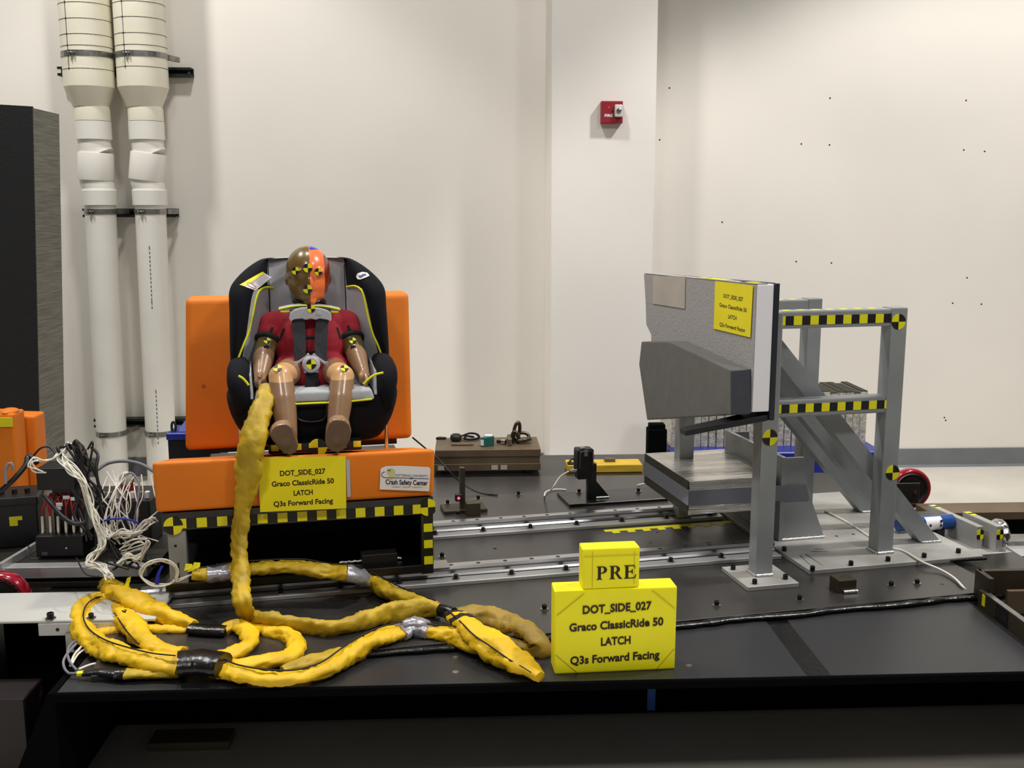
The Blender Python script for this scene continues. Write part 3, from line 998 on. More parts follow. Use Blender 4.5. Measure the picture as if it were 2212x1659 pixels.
# crushable aluminium honeycomb block
U0, U1 = 1.213, ub - 0.0145
t = T('energy_absorber', 'silver aluminium honeycomb block banded with grey tape under the door panel', 'honeycomb block', (1.35, 3.0, 0.44), YR)
import_layers = 7
for k in range(import_layers):
    z0 = 0.446 + k * 0.0149
    j = 0.003 * sin(k * 2.7)
    t.part('honeycomb_layer', G().box(U0 + abs(j), U1, 2.852 + abs(j) * 0.6, 3.235, z0, z0 + 0.0143), HONEY)
t.part('cell_end', G().box(U0 - 0.0012, U0 + 0.0003, 2.855, 3.233, 0.447, 0.5495), HONEYD)
g = G()
g.hexa([(U0 - 0.003, 2.848, 0.476), (U1, 2.846, 0.47), (U1, 3.237, 0.47), (U0 - 0.003, 3.237, 0.476), (U0 - 0.003, 2.848, 0.523), (U1, 2.846, 0.522), (U1, 3.237, 0.522), (U0 - 0.003, 3.237, 0.523)])
t.part('tape_band', g, mat('grey_band_tape', (112, 114, 122), 0.35, 0.2, bump=0.1, bscale=20))
q0, q1 = RW(1664, 1052, GW - 0.006), RW(1748, 1078, GW - 0.006)
t.part('tape_tail', G().hexa([(q0.x, GW - 0.0065, q1.z), (q1.x, GW - 0.0065, q1.z), (q1.x, GW - 0.0055, q1.z), (q0.x, GW - 0.0055, q1.z),
                              (q0.x, GW - 0.0065, q0.z + 0.004), (q1.x - 0.012, GW - 0.0065, q0.z), (q1.x - 0.012, GW - 0.0055, q0.z), (q0.x, GW - 0.0055, q0.z + 0.004)]), MATS['grey_band_tape'])

# foam door panel
t = T('door_panel', 'thick foam door panel with grey felt face and dark armrest', 'door panel', (1.25, 2.9, 0.68), YR)
t.part('backing_plate', G().hexa([(1.2795, 2.484, 0.808), (1.2935, 2.484, 0.808), (1.2935, 3.33, 0.808), (1.2795, 3.33, 0.808), (1.2795, 2.484, 1.172), (1.2935, 2.484, 1.172), (1.2935, 3.33, 1.147), (1.2795, 3.33, 1.147)], 0.001), mat('black_backing', (28, 32, 44), 0.4))
g = G()
A = [(2.488, 0.832), (2.488, 1.169), (3.32, 1.148), (3.29, 0.98), (3.245, 0.95), (3.235, 0.80)]
g.prism([(1.231, w, z) for w, z in A], (0.048, 0, 0), 0.003, 2)
foam = t.part('foam_block', g, FOAMW)
g = G()
g.prism([(1.2285, w, z) for w, z in [(2.489, 0.833), (2.489, 1.168), (2.6, 1.166), (2.75, 1.161), (2.9, 1.158), (3.05, 1.154), (3.2, 1.15), (3.322, 1.147), (3.30, 1.05), (3.29, 0.98), (3.24, 0.95), (3.23, 0.80)]], (0.002, 0, 0))
g.prism([(1.2285, 2.489, 1.1695), (1.262, 2.489, 1.1695), (1.262, 3.322, 1.1485), (1.2285, 3.322, 1.1485)], (0, 0, 0.0015))
t.part('felt_cover', g, FOAMG, under=foam)
arm = [(2.505, 0.944), (2.72, 0.956), (2.936, 0.967), (3.181, 0.937), (3.20, 0.86), (3.115, 0.69), (2.495, 0.826)]
g = G()
g.prism([(1.172, w, z) for w, z in arm], (0.0565, 0, 0), 0.004, 2)
ar = t.part('armrest_foam', g, FOAMD)
t.part('armrest_end', G().hexa([(1.174, 2.4935, 0.829), (1.2285, 2.4905, 0.829), (1.2285, 2.496, 0.829), (1.174, 2.497, 0.829), (1.174, 2.5035, 0.94), (1.2285, 2.4995, 0.945), (1.2285, 2.506, 0.945), (1.174, 2.507, 0.94)]), FOAMD2, under=ar)
t.part('bottom_flap', G().hexa([(1.05, 2.5, 0.774), (1.279, 2.492, 0.806), (1.279, 2.56, 0.806), (1.05, 2.54, 0.774), (1.05, 2.5, 0.789), (1.279, 2.492, 0.822), (1.279, 2.56, 0.822), (1.05, 2.54, 0.789)], 0.001), PLASBLK)
pq = [RU(x, y, 1.2276) for x, y in ((1411, 596), (1481, 597), (1480, 667), (1411, 656))]
t.part('tape_patch', G().prism(pq, (-0.0015, 0, 0)), CARD)
g = G()
for (w0_, w1_) in ((2.70, 2.83), (2.86, 2.9), (2.53, 2.6)):
    n = 2
    for k in range(n):
        wa, wb = w0_ + (w1_ - w0_) * k / n, w0_ + (w1_ - w0_) * (k + 1) / n
        zf = lambda w: 1.171 - (w - 2.489) * 0.0252 + 0.0005
        g.m = k % 2 if w0_ < 2.6 else 0
        g.prism([(1.235, wa, zf(wa)), (1.262, wa, zf(wa)), (1.262, wb, zf(wb)), (1.235, wb, zf(wb))], (0, 0, 0.001))
t.part('edge_marker', g, [YEL, BLK])

LINES = ('DOT_SIDE_027', 'Graco ClassicRide 50', 'LATCH', 'Q3s Forward Facing')
# yellow sheet on the door panel
U = 1.2262
cs = [RU(x, y, U) for x, y in ((1545, 607), (1627, 617), (1621, 729), (1542, 710))]
t = T('paper_sign', 'yellow printed sheet pinned to the grey foam door panel', 'sign', tuple(cs[2]), YR, 'yellow test signs')
t.part('sheet', G().prism(cs, (-0.0006, 0, 0)), YPAPER)
g = G()
cc = (cs[0] + cs[1] + cs[2] + cs[3]) / 4
wd_ = cs[0].y - cs[1].y
ht = cs[0].z - cs[3].z
for k, (s_, ww) in enumerate(zip(LINES, (0.52, 0.72, 0.225, 0.68))):
    g.text(s_, (U - 0.0007, cc.y - 0.003, cs[0].z - ht * (0.27 + 0.2 * k)), (0, -1, 0), (0, 0, 1), wd_ * ww, ht * 0.078, 0.02, 0.0002)
t.part('lettering', g, INK)

# ------------------------------------------------------------------ camera stand and trigger post behind the far rail
t = T('camera_stand', 'black high speed camera on a welded stand', 'camera', (1.15, 3.45, ZP), YR)
st = t.part('stand_plate', G().box(0.992, 1.36, 3.378, 3.54, ZP, ZP + 0.01, 0.001), BLACKST)
for x, y in ((1251, 1064), (1379, 1062)):
    q = RZ(x, y, ZP + 0.01)
    t.inst('cap_screw', BOLTW, (q.x, q.y, ZP + 0.01), under=st)
q0, q1 = RW(1267, 1079, 3.44), RW(1286, 1079, 3.44)
zt1 = RW(1275, 1000, 3.44).z
t.part('stand_post', G().box(q0.x, q1.x, 3.43, 3.45, ZP + 0.01, zt1, 0.001), BLACKST)
q2 = RW(1314, 1075, 3.44)
t.part('stand_gusset', G().prism([(q1.x, 3.436, ZP + 0.01), (q2.x, 3.436, ZP + 0.01), (q2.x, 3.436, ZP + 0.016), (q1.x, 3.436, ZP + 0.075)], (0, 0.01, 0)), BLACKST)
t.part('weld_bead', G().tube([(q1.x + (q2.x - q1.x) * k / 8, 3.432, ZP + 0.013) for k in range(9)], 0.003, 6), WELD)
a, b = RW(1245, 1033, 3.40), RW(1281, 968, 3.40)
bd = t.part('camera_body', G().box(a.x, b.x, 3.385, 3.44, a.z + 0.014, b.z, 0.008, 3), PLASBLK)
t.part('mount_block', G().box(a.x + 0.004, b.x, 3.395, 3.435, a.z - 0.005, a.z + 0.02, 0.003), PLASBLK)
t.part('trim_line', G().tube(smooth_path([(a.x + 0.008, 3.383, a.z + 0.04), (a.x + 0.009, 3.383, b.z - 0.014), (a.x + 0.016, 3.383, b.z - 0.007), (b.x - 0.01, 3.383, b.z - 0.007), (b.x - 0.006, 3.383, b.z - 0.014), (b.x - 0.005, 3.383, a.z + 0.05)], 0.004), 0.0012, 6), GALV, under=bd)
t.part('latch', G().box(a.x + 0.022, a.x + 0.036, 3.381, 3.386, b.z - 0.024, b.z - 0.002, 0.001), GALV, under=bd)
t.part('top_clip', G().box(a.x + 0.012, a.x + 0.03, 3.39, 3.42, b.z, b.z + 0.004, 0.001), GALV, under=bd)
c = RW(1236, 1017, 3.40)
t.part('coax_connector', G().cyl((c.x - 0.01, 3.40, c.z), (c.x + 0.02, 3.40, c.z), 0.0055, seg=12).cyl((c.x - 0.002, 3.40, c.z), (c.x + 0.008, 3.40, c.z), 0.008, seg=12), CHROME)
pts = [RW(1229, 1018, 3.40), RW(1210, 1030, 3.40), RW(1193, 1055, 3.38), RZ(1177, 1072, ZP + 0.01), RZ(1180, 1062, ZP + 0.006), RZ(1200, 1057, ZP + 0.004), RZ(1223, 1058, ZP + 0.003)]
single('coax_cable', G().tube(smooth_path(pts, 0.006), 0.0026, 8), CABW, 'thin white coax cable looping left of the camera stand', 'cable')
pts = [RZ(1377, 1048, ZP + 0.003), RZ(1392, 1045, ZP + 0.003), RZ(1420, 1046, ZP + 0.003), RZ(1440, 1045, ZP + 0.003)]
single('white_wire', G().tube(smooth_path(pts, 0.006), 0.0024, 8), CABW, 'short white wire beside the honeycomb absorber', 'cable')
pts = [RW(891, 945, 3.62), RW(915, 965, 3.62), RW(945, 990, 3.6), RW(975, 1023, 3.56), RZ(1000, 1045, ZP + 0.03), RZ(1035, 1064, ZP + 0.005), RZ(1075, 1069, ZP + 0.004)]
single('black_wire', G().tube(smooth_path(pts, 0.008), 0.003, 8), CABB, 'black cable running from the orange back cushion to the deck', 'cable')

t = T('trigger_sensor', 'small steel bracket post with glowing red sensor', 'sensor', (0.62, 3.43, ZP), YR)
fb = t.part('foot_plate', G().box(0.552, 0.702, 3.388, 3.478, ZP, ZP + 0.012, 0.001), BRONZE)
for x, y in ((967, 1088), (1033, 1078)):
    q = RZ(x, y, ZP + 0.012)
    t.inst('cap_screw', BOLTW, (q.x, q.y, ZP + 0.012), under=fb)
a, b = RW(993, 1010, 3.42), RW(1004, 1078, 3.42)
t.part('upright_bar', G().box(a.x, b.x, 3.41, 3.435, ZP + 0.012, a.z, 0.001), BRONZE)
c = RW(990, 1075, 3.40)
hd = t.part('sensor_head', G().box(c.x - 0.011, c.x + 0.013, 3.392, 3.41, c.z - 0.012, c.z + 0.013, 0.002), PLASBLK)
t.part('sensor_lamp', G().lathe([(0.005, 0), (0.004, 0.002)], (c.x, 3.3918, c.z), (0, -1, 0), 12), LED, under=hd)
a, b = RW(1004, 1110, 3.385), RW(1034, 1080, 3.385)
t.part('weight_block', G().box(a.x, b.x, 3.35, 3.387, ZP, b.z, 0.002), BRONZE)
q = RZ(989, 1112, ZP)
t.inst('cap_screw', BOLTW, (q.x, q.y, ZP))

# block and tether wire in front of the frame
a = RZ(1812, 1281, ZP)
t = T('anchor_block', 'brown steel cube with a tapped hole on the mounting plate', 'block', (a.x, a.y, ZP), YR)
t.part('cube', G().box(a.x - 0.003, a.x + 0.05, a.y - 0.004, a.y + 0.046, ZP, ZP + 0.036, 0.001), BRONZE)
t.part('tapped_hole', G().lathe([(0.006, 0), (0.005, 0.0005)], (a.x + 0.024, a.y + 0.024, ZP + 0.0361), seg=12), BLK)
t.part('weld_bead', G().tube([(a.x + 0.01 + 0.04 * k / 10, a.y - 0.008, ZP + 0.004 + 0.001 * (k % 2)) for k in range(11)], 0.005, 6), WELD)
pts = [RZ(1782, 1104, ZB + .003), RZ(1830, 1128, ZB + .003), RZ(1880, 1160, ZB + .003), RZ(1920, 1182, ZB + .003), RZ(1953, 1191, ZB + .003), RZ(1990, 1213, ZB + .004), RZ(2030, 1230, ZP + .008), RZ(2060, 1248, ZP + .006), RZ(2080, 1268, ZP + .004), RZ(2090, 1278, .325)]
t = T('tether_wire', 'white twisted wire trailing over the grey base plate', 'cable', tuple(pts[0]), YR)
t.part('wire', G().tube(smooth_path(pts, 0.008), 0.0036, 8), CABW)
pts = [RZ(2088, 1276, .325), RZ(2096, 1284, .324), RZ(2104, 1290, .323), RZ(2110, 1294, .322)]
t.part('taped_end', G().tube(smooth_path(pts, 0.006), 0.0055, 8, fn=lambda i, k: 1 + 0.25 * noise.noise((i * 1.1, k * 0.9, 0))), TAPEBLK)
# rubber mat edge right of the base plate
g = G()
a, b = RZ(1990, 1219, ZP), RZ(2128, 1208, ZP)
g.hexa([(a.x, a.y, ZP), (b.x, b.y - 0.01, ZP), (b.x, b.y + 0.02, ZP), (a.x, a.y + 0.02, ZP), (a.x, a.y, ZP + 0.008), (b.x, b.y - 0.01, ZP + 0.008), (b.x, b.y + 0.02, ZP + 0.008), (a.x, a.y + 0.02, ZP + 0.008)], 0.002)
single('rubber_strip', g, TAPEBLK, 'black rubber strip right of the grey base plate', 'strip')

# ------------------------------------------------------------------ right edge
c = BW(1965, 1055, 3.72)
t = T('caster_wheel', 'red rubber caster wheel behind the impact frame', 'wheel', (c.x, 3.72, 0.25), YB)
prof = [(0.062, -0.022), (0.072, -0.021), (0.077, -0.014), (0.0785, 0), (0.077, 0.014), (0.072, 0.021), (0.062, 0.022)]
t.part('tread', G().tube([(c.x + 0.0675 * cos(a), c.y, c.z + 0.0675 * sin(a)) for a in [2 * pi * k / 40 for k in range(40)]], 0.011, 14, closed=True, flat=1.9), REDPU)
t.part('hub', G().lathe([(0.06, -0.016), (0.061, -0.0225), (0.058, -0.0228), (0.056, -0.017), (0.02, -0.012), (0.018, -0.022), (0.0, -0.022)], c, (0, 1, 0), 28), DKIRON)
t.part('fork_plate', G().box(c.x - 0.12, c.x + 0.024, c.y - 0.034, c.y - 0.028, c.z - 0.05, c.z + 0.03, 0.002), DKIRON)
t.part('axle', G().cyl((c.x + 0.006, c.y - 0.042, c.z - 0.006), (c.x + 0.006, c.y + 0.03, c.z - 0.006), 0.007, seg=12), CHAIN)
t.part('mount_bracket', G().box(c.x - 0.12, c.x - 0.05, c.y - 0.034, c.y + 0.03, 0.2, c.z - 0.05, 0.002), DKIRON)

t = T('track_beam', 'brown steel track beam at the right behind the sled', 'beam', (2.2, 3.55, 0), YB)
t.part('beam_top', G().box(1.655, 4.2, 3.49, 3.61, 0.27, 0.30, 0.002), BROWNST)
t.part('beam_web', G().box(1.655, 4.2, 3.54, 3.57, 0.0, 0.27), BLACKST)
t = T('guide_rail', 'silver guide rail at the right edge', 'rail', (2.1, 3.1, 0), YB)
t.part('rail_top', G().box(1.72, 4.2, 3.17, 3.24, 0.275, 0.30, 0.003), GALV)
t.part('rail_face', G().box(1.66, 4.2, 3.07, 3.165, 0.2, 0.285, 0.003), ALU)
t.part('rail_stand', G().box(1.68, 4.2, 3.1, 3.15, 0.0, 0.2), BLACKST)
single('track_pit', G().box(1.52, 4.2, 2.75, 3.06, 0.0, 0.1).box(1.66, 4.2, 3.26, 3.48, 0.0, 0.12), MAROON, 'dark maroon track bed at the right edge', 'track', YB)

t = T('stop_plates', 'pair of upright grey steel stop plates with chequered marks', 'bracket', (2.14, 2.78, 0.28), YR)
for (ua, ub_, wa, wb, px, lab) in ((2.112, 2.134, 2.705, 2.955, (2115, 1162), 0.39), (2.15, 2.174, 2.665, 2.83, (2146, 1158), 0.40)):
    pl = t.part('stop_plate', G().box(ua, ub_, wa, wb, 0.3195, lab, 0.001), PLATEST)
    q = Vector(((ua + ub_) / 2, wa - 0.0003, lab - 0.026))
    t.part('quadrant_target', G().target(q, (0, -1, 0), (0, 0, 1), 0.0165, square=0.0115, flip=True), [YEL, BLK], under=pl)
    g = G()
    for k in range(3):
        g.m = k % 2
        g.box(ua + 0.003, ub_ - 0.003, wb - 0.02 - 0.012 * k, wb - 0.02 - 0.012 * k + 0.012, lab, lab + 0.0008)
    t.part('top_mark', g, [YEL, BLK], under=pl)
t.part('foot_block', G().box(2.09, 2.2, 2.65, 2.96, 0.3187, 0.3194, 0.0), PLATEST)
c = RW(2160, 1170, 2.63)
g = G()
g.lathe([(0.0, -0.012), (0.036, -0.012), (0.043, -0.005), (0.045, 0.0), (0.043, 0.006), (0.036, 0.014), (0.0, 0.02)], (2.187, 2.70, 0.366), (1, 0, 0), 24)
for v in g.bm.verts:
    v.co += Vector((noise.noise(v.co * 90), noise.noise(v.co * 90 + Vector((7, 0, 0))), noise.noise(v.co * 90 + Vector((0, 7, 0))))) * 0.006
for f_ in g.bm.faces:
    f_.smooth = False
single('foil_disc', g, FOIL, 'crumpled silver foil disc behind the stop plates', 'foil')
t = T('damper_cylinder', 'blue hydraulic damper with white label', 'damper', (2.05, 2.83, 0.32), YR)
c0 = Vector((1.975, 2.83, 0.37))
zc = 0.37
t.part('cylinder', G().cyl((c0.x - 0.01, 2.83, zc), (2.111, 2.83, zc), 0.024, seg=24), BLUECYL)
g = G()
for k in range(12):
    a0, a1 = radians(108 + k * 11), radians(108 + (k + 1) * 11)
    r = 0.0244
    xa, xb = c0.x + 0.03, c0.x + 0.088
    g.face([(xa, 2.83 + r * cos(a0), zc + r * sin(a0)), (xb, 2.83 + r * cos(a0), zc + r * sin(a0)), (xb, 2.83 + r * cos(a1), zc + r * sin(a1)), (xa, 2.83 + r * cos(a1), zc + r * sin(a1))])
lb = t.part('label', g, WHITEP)
for (xx, zz) in ((0.078, 0.012), (0.078, -0.002), (0.04, 0.0)):
    t.part('label_print', G().box(c0.x + xx, c0.x + xx + 0.007, 2.8045, 2.8065, zc + zz - 0.004, zc + zz + 0.004), NAVYINK, under=lb)
t.part('neck', G().cyl((c0.x - 0.06, 2.83, zc), (c0.x - 0.01, 2.83, zc), 0.018, seg=20), BLUECYL)
t.part('cradle', G().box(2.045, 2.075, 2.81, 2.85, 0.3195, zc - 0.018), BLACKST)

t = T('corner_bracket', 'dark bronze steel bracket frame at the right edge', 'bracket', (1.5, 2.5, ZD - 0.02), YB)
t.part('side_bar', G().box(1.366, 1.38, 2.1, 2.575, 0.3, 0.366, 0.002), BRONZE)
t.part('bar_edge_mark', G().box(1.3655, 1.381, 2.1, 2.54, 0.3665, 0.368), GALV)
t.part('yellow_mark', G().box(1.3645, 1.3659, 2.535, 2.55, 0.332, 0.362), YEL)
t.part('dark_mark', G().box(1.3648, 1.366, 2.42, 2.48, 0.318, 0.364), BLACKST)
a = BZ(2130, 1222, 0.40)
t.part('back_angle', G().box(1.39, 2.2, 2.62, 2.635, 0.3, 0.40, 0.001).box(1.385, 1.4, 2.56, 2.635, 0.3, 0.40, 0.001), BRONZE)
t.part('lower_angle', G().box(1.44, 2.2, 2.56, 2.572, 0.3, 0.365, 0.001), BROWNST)
t.part('shelf', G().box(1.366, 2.2, 2.1, 2.62, 0.288, 0.3), BLACKST)

# ================================================================== test bench
UC = 0.107
BF = 2.72
t = T('bench_frame', 'black steel test bench frame with yellow chequered edge tape', 'frame', (0.06, 2.95, ZP), YR)
bl, br = -0.292, 0.412
t.part('front_beam', G().box(bl, br, BF, BF + 0.05, 0.541, 0.592, 0.002), BLACKST)
t.part('rear_beam', G().box(bl, br, 3.16, 3.21, 0.55, 0.592, 0.002), BLACKST)
t.part('side_beam', G().box(bl, bl + 0.04, BF + 0.05, 3.16, 0.55, 0.592, 0.002), BLACKST)
t.part('side_beam', G().box(br - 0.04, br, BF + 0.05, 3.16, 0.55, 0.592, 0.002), BLACKST)
t.part('seat_board', G().box(bl + 0.01, br - 0.01, BF + 0.01, 3.2, 0.592, 0.596), BLACKST)
t.part('front_leg', G().box(br - 0.034, br, BF, BF + 0.05, 0.372, 0.541, 0.002), BLACKST)
gl = t.part('front_leg', G().box(bl + 0.012, bl + 0.058, BF + 0.005, BF + 0.055, 0.375, 0.541, 0.002), GREYST, 'grey steel leg')
for z in (0.44, 0.50):
    t.part('leg_hole', G().lathe([(0.004, 0), (0.003, 0.0004)], (bl + 0.03, BF + 0.0049, z), (0, -1, 0), 10), BLK, under=gl)
t.part('leg_slot', G().box(bl + 0.033, bl + 0.037, BF + 0.0042, BF + 0.005, 0.41, 0.455), BLK, under=gl)
t.part('rear_leg', G().box(br - 0.04, br, 3.16, 3.21, 0.39, 0.55, 0.002), BLACKST)
t.part('rear_leg', G().box(bl, bl + 0.04, 3.16, 3.21, 0.39, 0.55, 0.002), BLACKST)
t.part('bottom_beam', G().box(bl, br, BF + 0.002, BF + 0.05, 0.376, 0.398, 0.002), BLACKST)
t.part('floor_pan', G().box(bl, br, BF + 0.05, 3.21, 0.376, 0.384, 0.001), BLACKST)
t.part('back_sheet', G().box(bl, br, 3.14, 3.155, 0.384, 0.55), BLACKST)
t.part('end_sheet', G().box(br - 0.012, br - 0.004, BF + 0.05, 3.16, 0.384, 0.55), BLACKST)
t.part('mount_block', G().box(0.22, 0.32, BF + 0.055, BF + 0.1, 0.384, 0.42, 0.002), DKIRON)
t.part('weld_bead', G().tube([(0.16 + 0.17 * k / 20, BF + 0.06, 0.402 + 0.002 * (k % 2)) for k in range(21)], 0.004, 6), WELD)
t.part('bearing_block', G().box(br + 0.001, br + 0.055, 3.14, 3.225, 0.374, 0.4, 0.002), BRONZE)
t.part('bearing_block', G().box(br + 0.001, br + 0.05, 2.745, 2.81, 0.374, 0.378, 0.001), WASHER)
for b_ in (0.12, 0.30):
    t.part('back_upright', G().bar((UC - 0.25 + b_ * 1.6 - 0.19 + 0.05, 3.3, 0.56), (UC - 0.25 + b_ * 1.6 - 0.19 + 0.05, 3.36, 1.04), 0.04, 0.04), BLACKST)
t.part('back_board', G().hexa([(-0.21, 3.262, 0.62), (0.38, 3.262, 0.62), (0.38, 3.28, 0.62), (-0.21, 3.28, 0.62), (-0.21, 3.322, 1.06), (0.38, 3.322, 1.06), (0.38, 3.34, 1.06), (-0.21, 3.34, 1.06)]), BLACKST)
t.part('back_foot', G().box(-0.2, 0.38, 3.21, 3.34, 0.55, 0.6, 0.002), BLACKST)
for px, y0, y1 in ((518, 955, 992), (841, 945, 978)):
    a = RW(px, y0, 3.02)
    t.part('chrome_pin', G().cyl((a.x, 3.1, 0.597), (a.x, 3.1, a.z + 0.03), 0.006, seg=12), CHROME)
strip(t, (bl + 0.035, BF - 0.0002, 0.5475), (br - 0.03, BF - 0.0002, 0.5455), 25, 0.0255, 0)
strip(t, (br - 0.0262, BF - 0.0003, 0.377), (br - 0.0262, BF - 0.0003, 0.539), 7, 0.024, 1, up=(1, 0, 0), normal=(0, -1, 0))
q = RW(368, 1133, BF - 0.002)
t.part('quadrant_target', G().target((bl + 0.028, BF - 0.0012, 0.556), (0, -1, 0), (0, 0, 1), 0.024, square=0.024, flip=True), [YEL, BLK])
t.part('quadrant_target', G().target((br - 0.014, BF - 0.0012, 0.562), (0, -1, 0), (0, 0, 1), 0.024, square=0.02), [YEL, BLK])


def cushion(name, pts, lab, bev):
    g = G()
    g.hexa(pts, bev, 4)
    t = T(name, lab, 'cushion', tuple((Vector(pts[0]) + Vector(pts[2])) / 2), YR, 'orange bench cushions')
    return t, t.part('cover', g, ORANGE)


a = [RW(327, 996, 2.7), RW(940, 972, 2.7), RW(938, 1077, 2.7), RW(337, 1112, 2.7)]
z0, z1 = 0.5965, 0.731
tc_, cov = cushion('seat_cushion', [(a[3].x, 2.705, z0), (a[2].x, 2.705, z0), (a[2].x, 3.12, z0), (a[3].x, 3.12, z0), (a[0].x, 2.70, z1), (a[1].x, 2.70, z1 - 0.003), (a[1].x, 3.12, z1 - 0.093), (a[0].x, 3.12, z1 - 0.09)], 'wide orange bench seat cushion with signs on its front', 0.013)
for x0, x1 in ((558, 566), (749, 757)):
    p0, p1 = RW(x0, 1040, 2.699), RW(x1, 1040, 2.699)
    tc_.part('seam_tape', G().box(p0.x, p1.x, 2.6985, 2.7, z0 + 0.014, z1 - 0.02), CLIPG)
a = [RW(400, 645, 3.2), RW(884, 632, 3.2), RW(890, 945, 3.15), RW(400, 972, 3.15)]
tb_, cov = cushion('back_cushion', [(a[3].x, 3.145, 0.655), (a[2].x, 3.145, 0.66), (a[2].x, 3.255, 0.655), (a[3].x, 3.255, 0.655), (a[0].x, 3.205, 1.102), (a[1].x, 3.205, 1.108), (a[1].x, 3.315, 1.108), (a[0].x, 3.315, 1.102)], 'tall orange bench back cushion behind the child seat', 0.02)
q = RW(440, 835, 3.165)
tb_.part('stain', G().lathe([(0.007, 0), (0.004, 0.0006)], (q.x, 3.1595 + (q.z - 0.66) * 0.135 - 0.014, q.z), (0, -1, 0.13), 12), ORDIRT)

# sheet on the cushion front
c = [RW(559, 988, 2.6975), RW(747, 985, 2.6975), RW(748, 1098, 2.6975), RW(562, 1106, 2.6975)]
t = T('paper_sign', 'yellow printed sheet taped to the orange cushion front', 'sign', tuple(c[3]), YR, 'yellow test signs')
t.part('sheet', G().prism(c, (0, -0.0006, 0)), YPAPER)
g = G()
for k, (s_, ww, yy) in enumerate(zip(LINES, (0.525, 0.72, 0.222, 0.69), (1020, 1042, 1064, 1085))):
    q = RW(654 + k * 0.5, yy, 2.6965)
    g.text(s_, (q.x, 2.6968, q.z), (1, 0, 0.0), (0, 0, 1), (c[1].x - c[0].x) * ww, 0.0135, 0.03, 0.0003)
t.part('lettering', g, INK)
# white label with the laboratory's emblem
lc = [(822, 1012), (833, 1007), (865, 1006), (927, 1009), (930, 1014), (927, 1061), (820, 1057)]
t = T('white_label', 'white laboratory label on the right of the orange cushion front', 'label', tuple(RW(875, 1058, 2.6975)), YR)
t.part('card', G().prism([RW(x, y, 2.6988) for x, y in lc], (0, -0.001, 0)), WHITEP)
WL = 2.6974


def L(x, y):      # position on the label from the close-up's pixel frame
    return RW(810 + x * 140 / 2212, 990 + y * 80 / 1264, WL)


def ltext(s_, xa, xb, yc, h, m, bold=0.0):
    p0, p1 = L(xa, yc), L(xb, yc + (xb - xa) * 0.03)
    d = (p1 - p0)
    g = G().text(s_, (p0 + p1) / 2, d, (0, 0, 1), d.length, (L(xa, yc - h / 2) - L(xa, yc + h / 2)).z, bold, 0.0001)
    return t.part('lettering', g, m)


ltext('KETTERING UNIVERSITY', 700, 1815, 575, 75, GREYINK, 0.01)
ltext('Crash Safety Center', 360, 1805, 800, 165, NAVYINK, 0.03)
ltext('UNIVERSITY', 585, 880, 978, 36, GREYINK)
ltext('INDUSTRY', 945, 1205, 988, 36, GREYINK)
ltext('COMMUNITY', 1265, 1605, 992, 36, GREYINK)
g = G()
pts = [L(x, y) for x, y in ((340, 460), (270, 480), (225, 540), (235, 600), (290, 645), (380, 662), (600, 664), (900, 668), (1200, 678), (1500, 688), (1840, 695))]
g.tube(smooth_path(pts, 0.003), 0.0011, 6)
t.part('emblem_line', g, GREYINK)
g = G()
g.prism([L(x, y) for x, y in ((400, 430), (440, 360), (540, 330), (630, 350), (690, 440), (680, 600), (640, 680), (575, 750), (490, 745), (480, 620), (420, 520))], (0, -0.0003, 0))
t.part('emblem_head', g, BEIGEINK)
t.part('emblem_mark', G().prism([L(430, 380), L(480, 410), L(530, 370), L(520, 450), L(480, 415), L(430, 440)], (0, -0.0006, 0)), BLK)
t.part('emblem_knot', G().ell(L(1240, 680), (0.005, 0.0004, 0.0028), seg=12, rings=8), GREYINK)
t.part('emblem_underline', G().tube([L(400, 920), L(1250, 945), L(1800, 960)], 0.0006, 6), YEL)


# ================================================================== child seat
def seat_loft(levels, secfn, split):
    """levels: list of dicts bottom to top; secfn(level)-> list of (x, w, tag) for the right half from the centre round to the back"""
    bm = bmesh.new()
    rings = []
    tags = None
    for lv in levels:
        half = secfn(lv)
        tags = [h[2] for h in half]
        ring = [bm.verts.new((UC + h[0], h[1], lv['z'] + h[3])) for h in half]
        left = [bm.verts.new((UC - h[0], h[1], lv['z'] + h[3])) for h in half[1:-1]]
        rings.append(ring + left[::-1])
    n = len(rings[0])
    nh = len(tags)
    for li, (A, B) in enumerate(zip(rings, rings[1:])):
        for k in range(n):
            f = bm.faces.new((A[k], A[(k + 1) % n], B[(k + 1) % n], B[k]))
            i = k if k < nh - 1 else n - 1 - k
            f.material_index = split(i, li, levels)
            f.smooth = True
    f0 = bm.faces.new(rings[0][::-1])
    f1 = bm.faces.new(rings[-1])
    bmesh.ops.recalc_face_normals(bm, faces=bm.faces)
    return bm


def subsurf(o, lv=2):
    m = o.modifiers.new('sub', 'SUBSURF')
    m.levels = lv
    m.render_levels = lv
    return o


seat = T('child_seat', 'black and grey child car seat with lime piping on the bench', 'child seat', (UC, 2.95, 0.732), YR)


def H(px, w=2.98):
    return abs(RW(px, 700, w).x - UC)


def backsec(l):
    wb, wf, hp, ho = l['wb'], l['wf'], l['hp'], l['ho']
    hb = l['hb']
    dz = l.get('dz', 0)
    return [(0, wb, 0, 0), (hb * 0.5, wb, 0, 0), (hb * 0.97, wb - 0.004, 0, 0), (hb * 1.02, wb - 0.012, 0, 0), (hb + (hp - hb) * 0.55, wb + (wf - wb) * 0.5, 0, 0), (hp, wf + 0.022, 0, 0), (hp + (ho - hp) * 0.3, wf + 0.002, 1, dz),
            (hp + (ho - hp) * 0.75, wf + 0.004, 1, dz), (ho, wf + 0.035, 1, dz), (ho, wb + 0.03, 1, dz), (ho * 0.8, wb + 0.06, 1, dz), (0, wb + 0.06, 1, 0)]


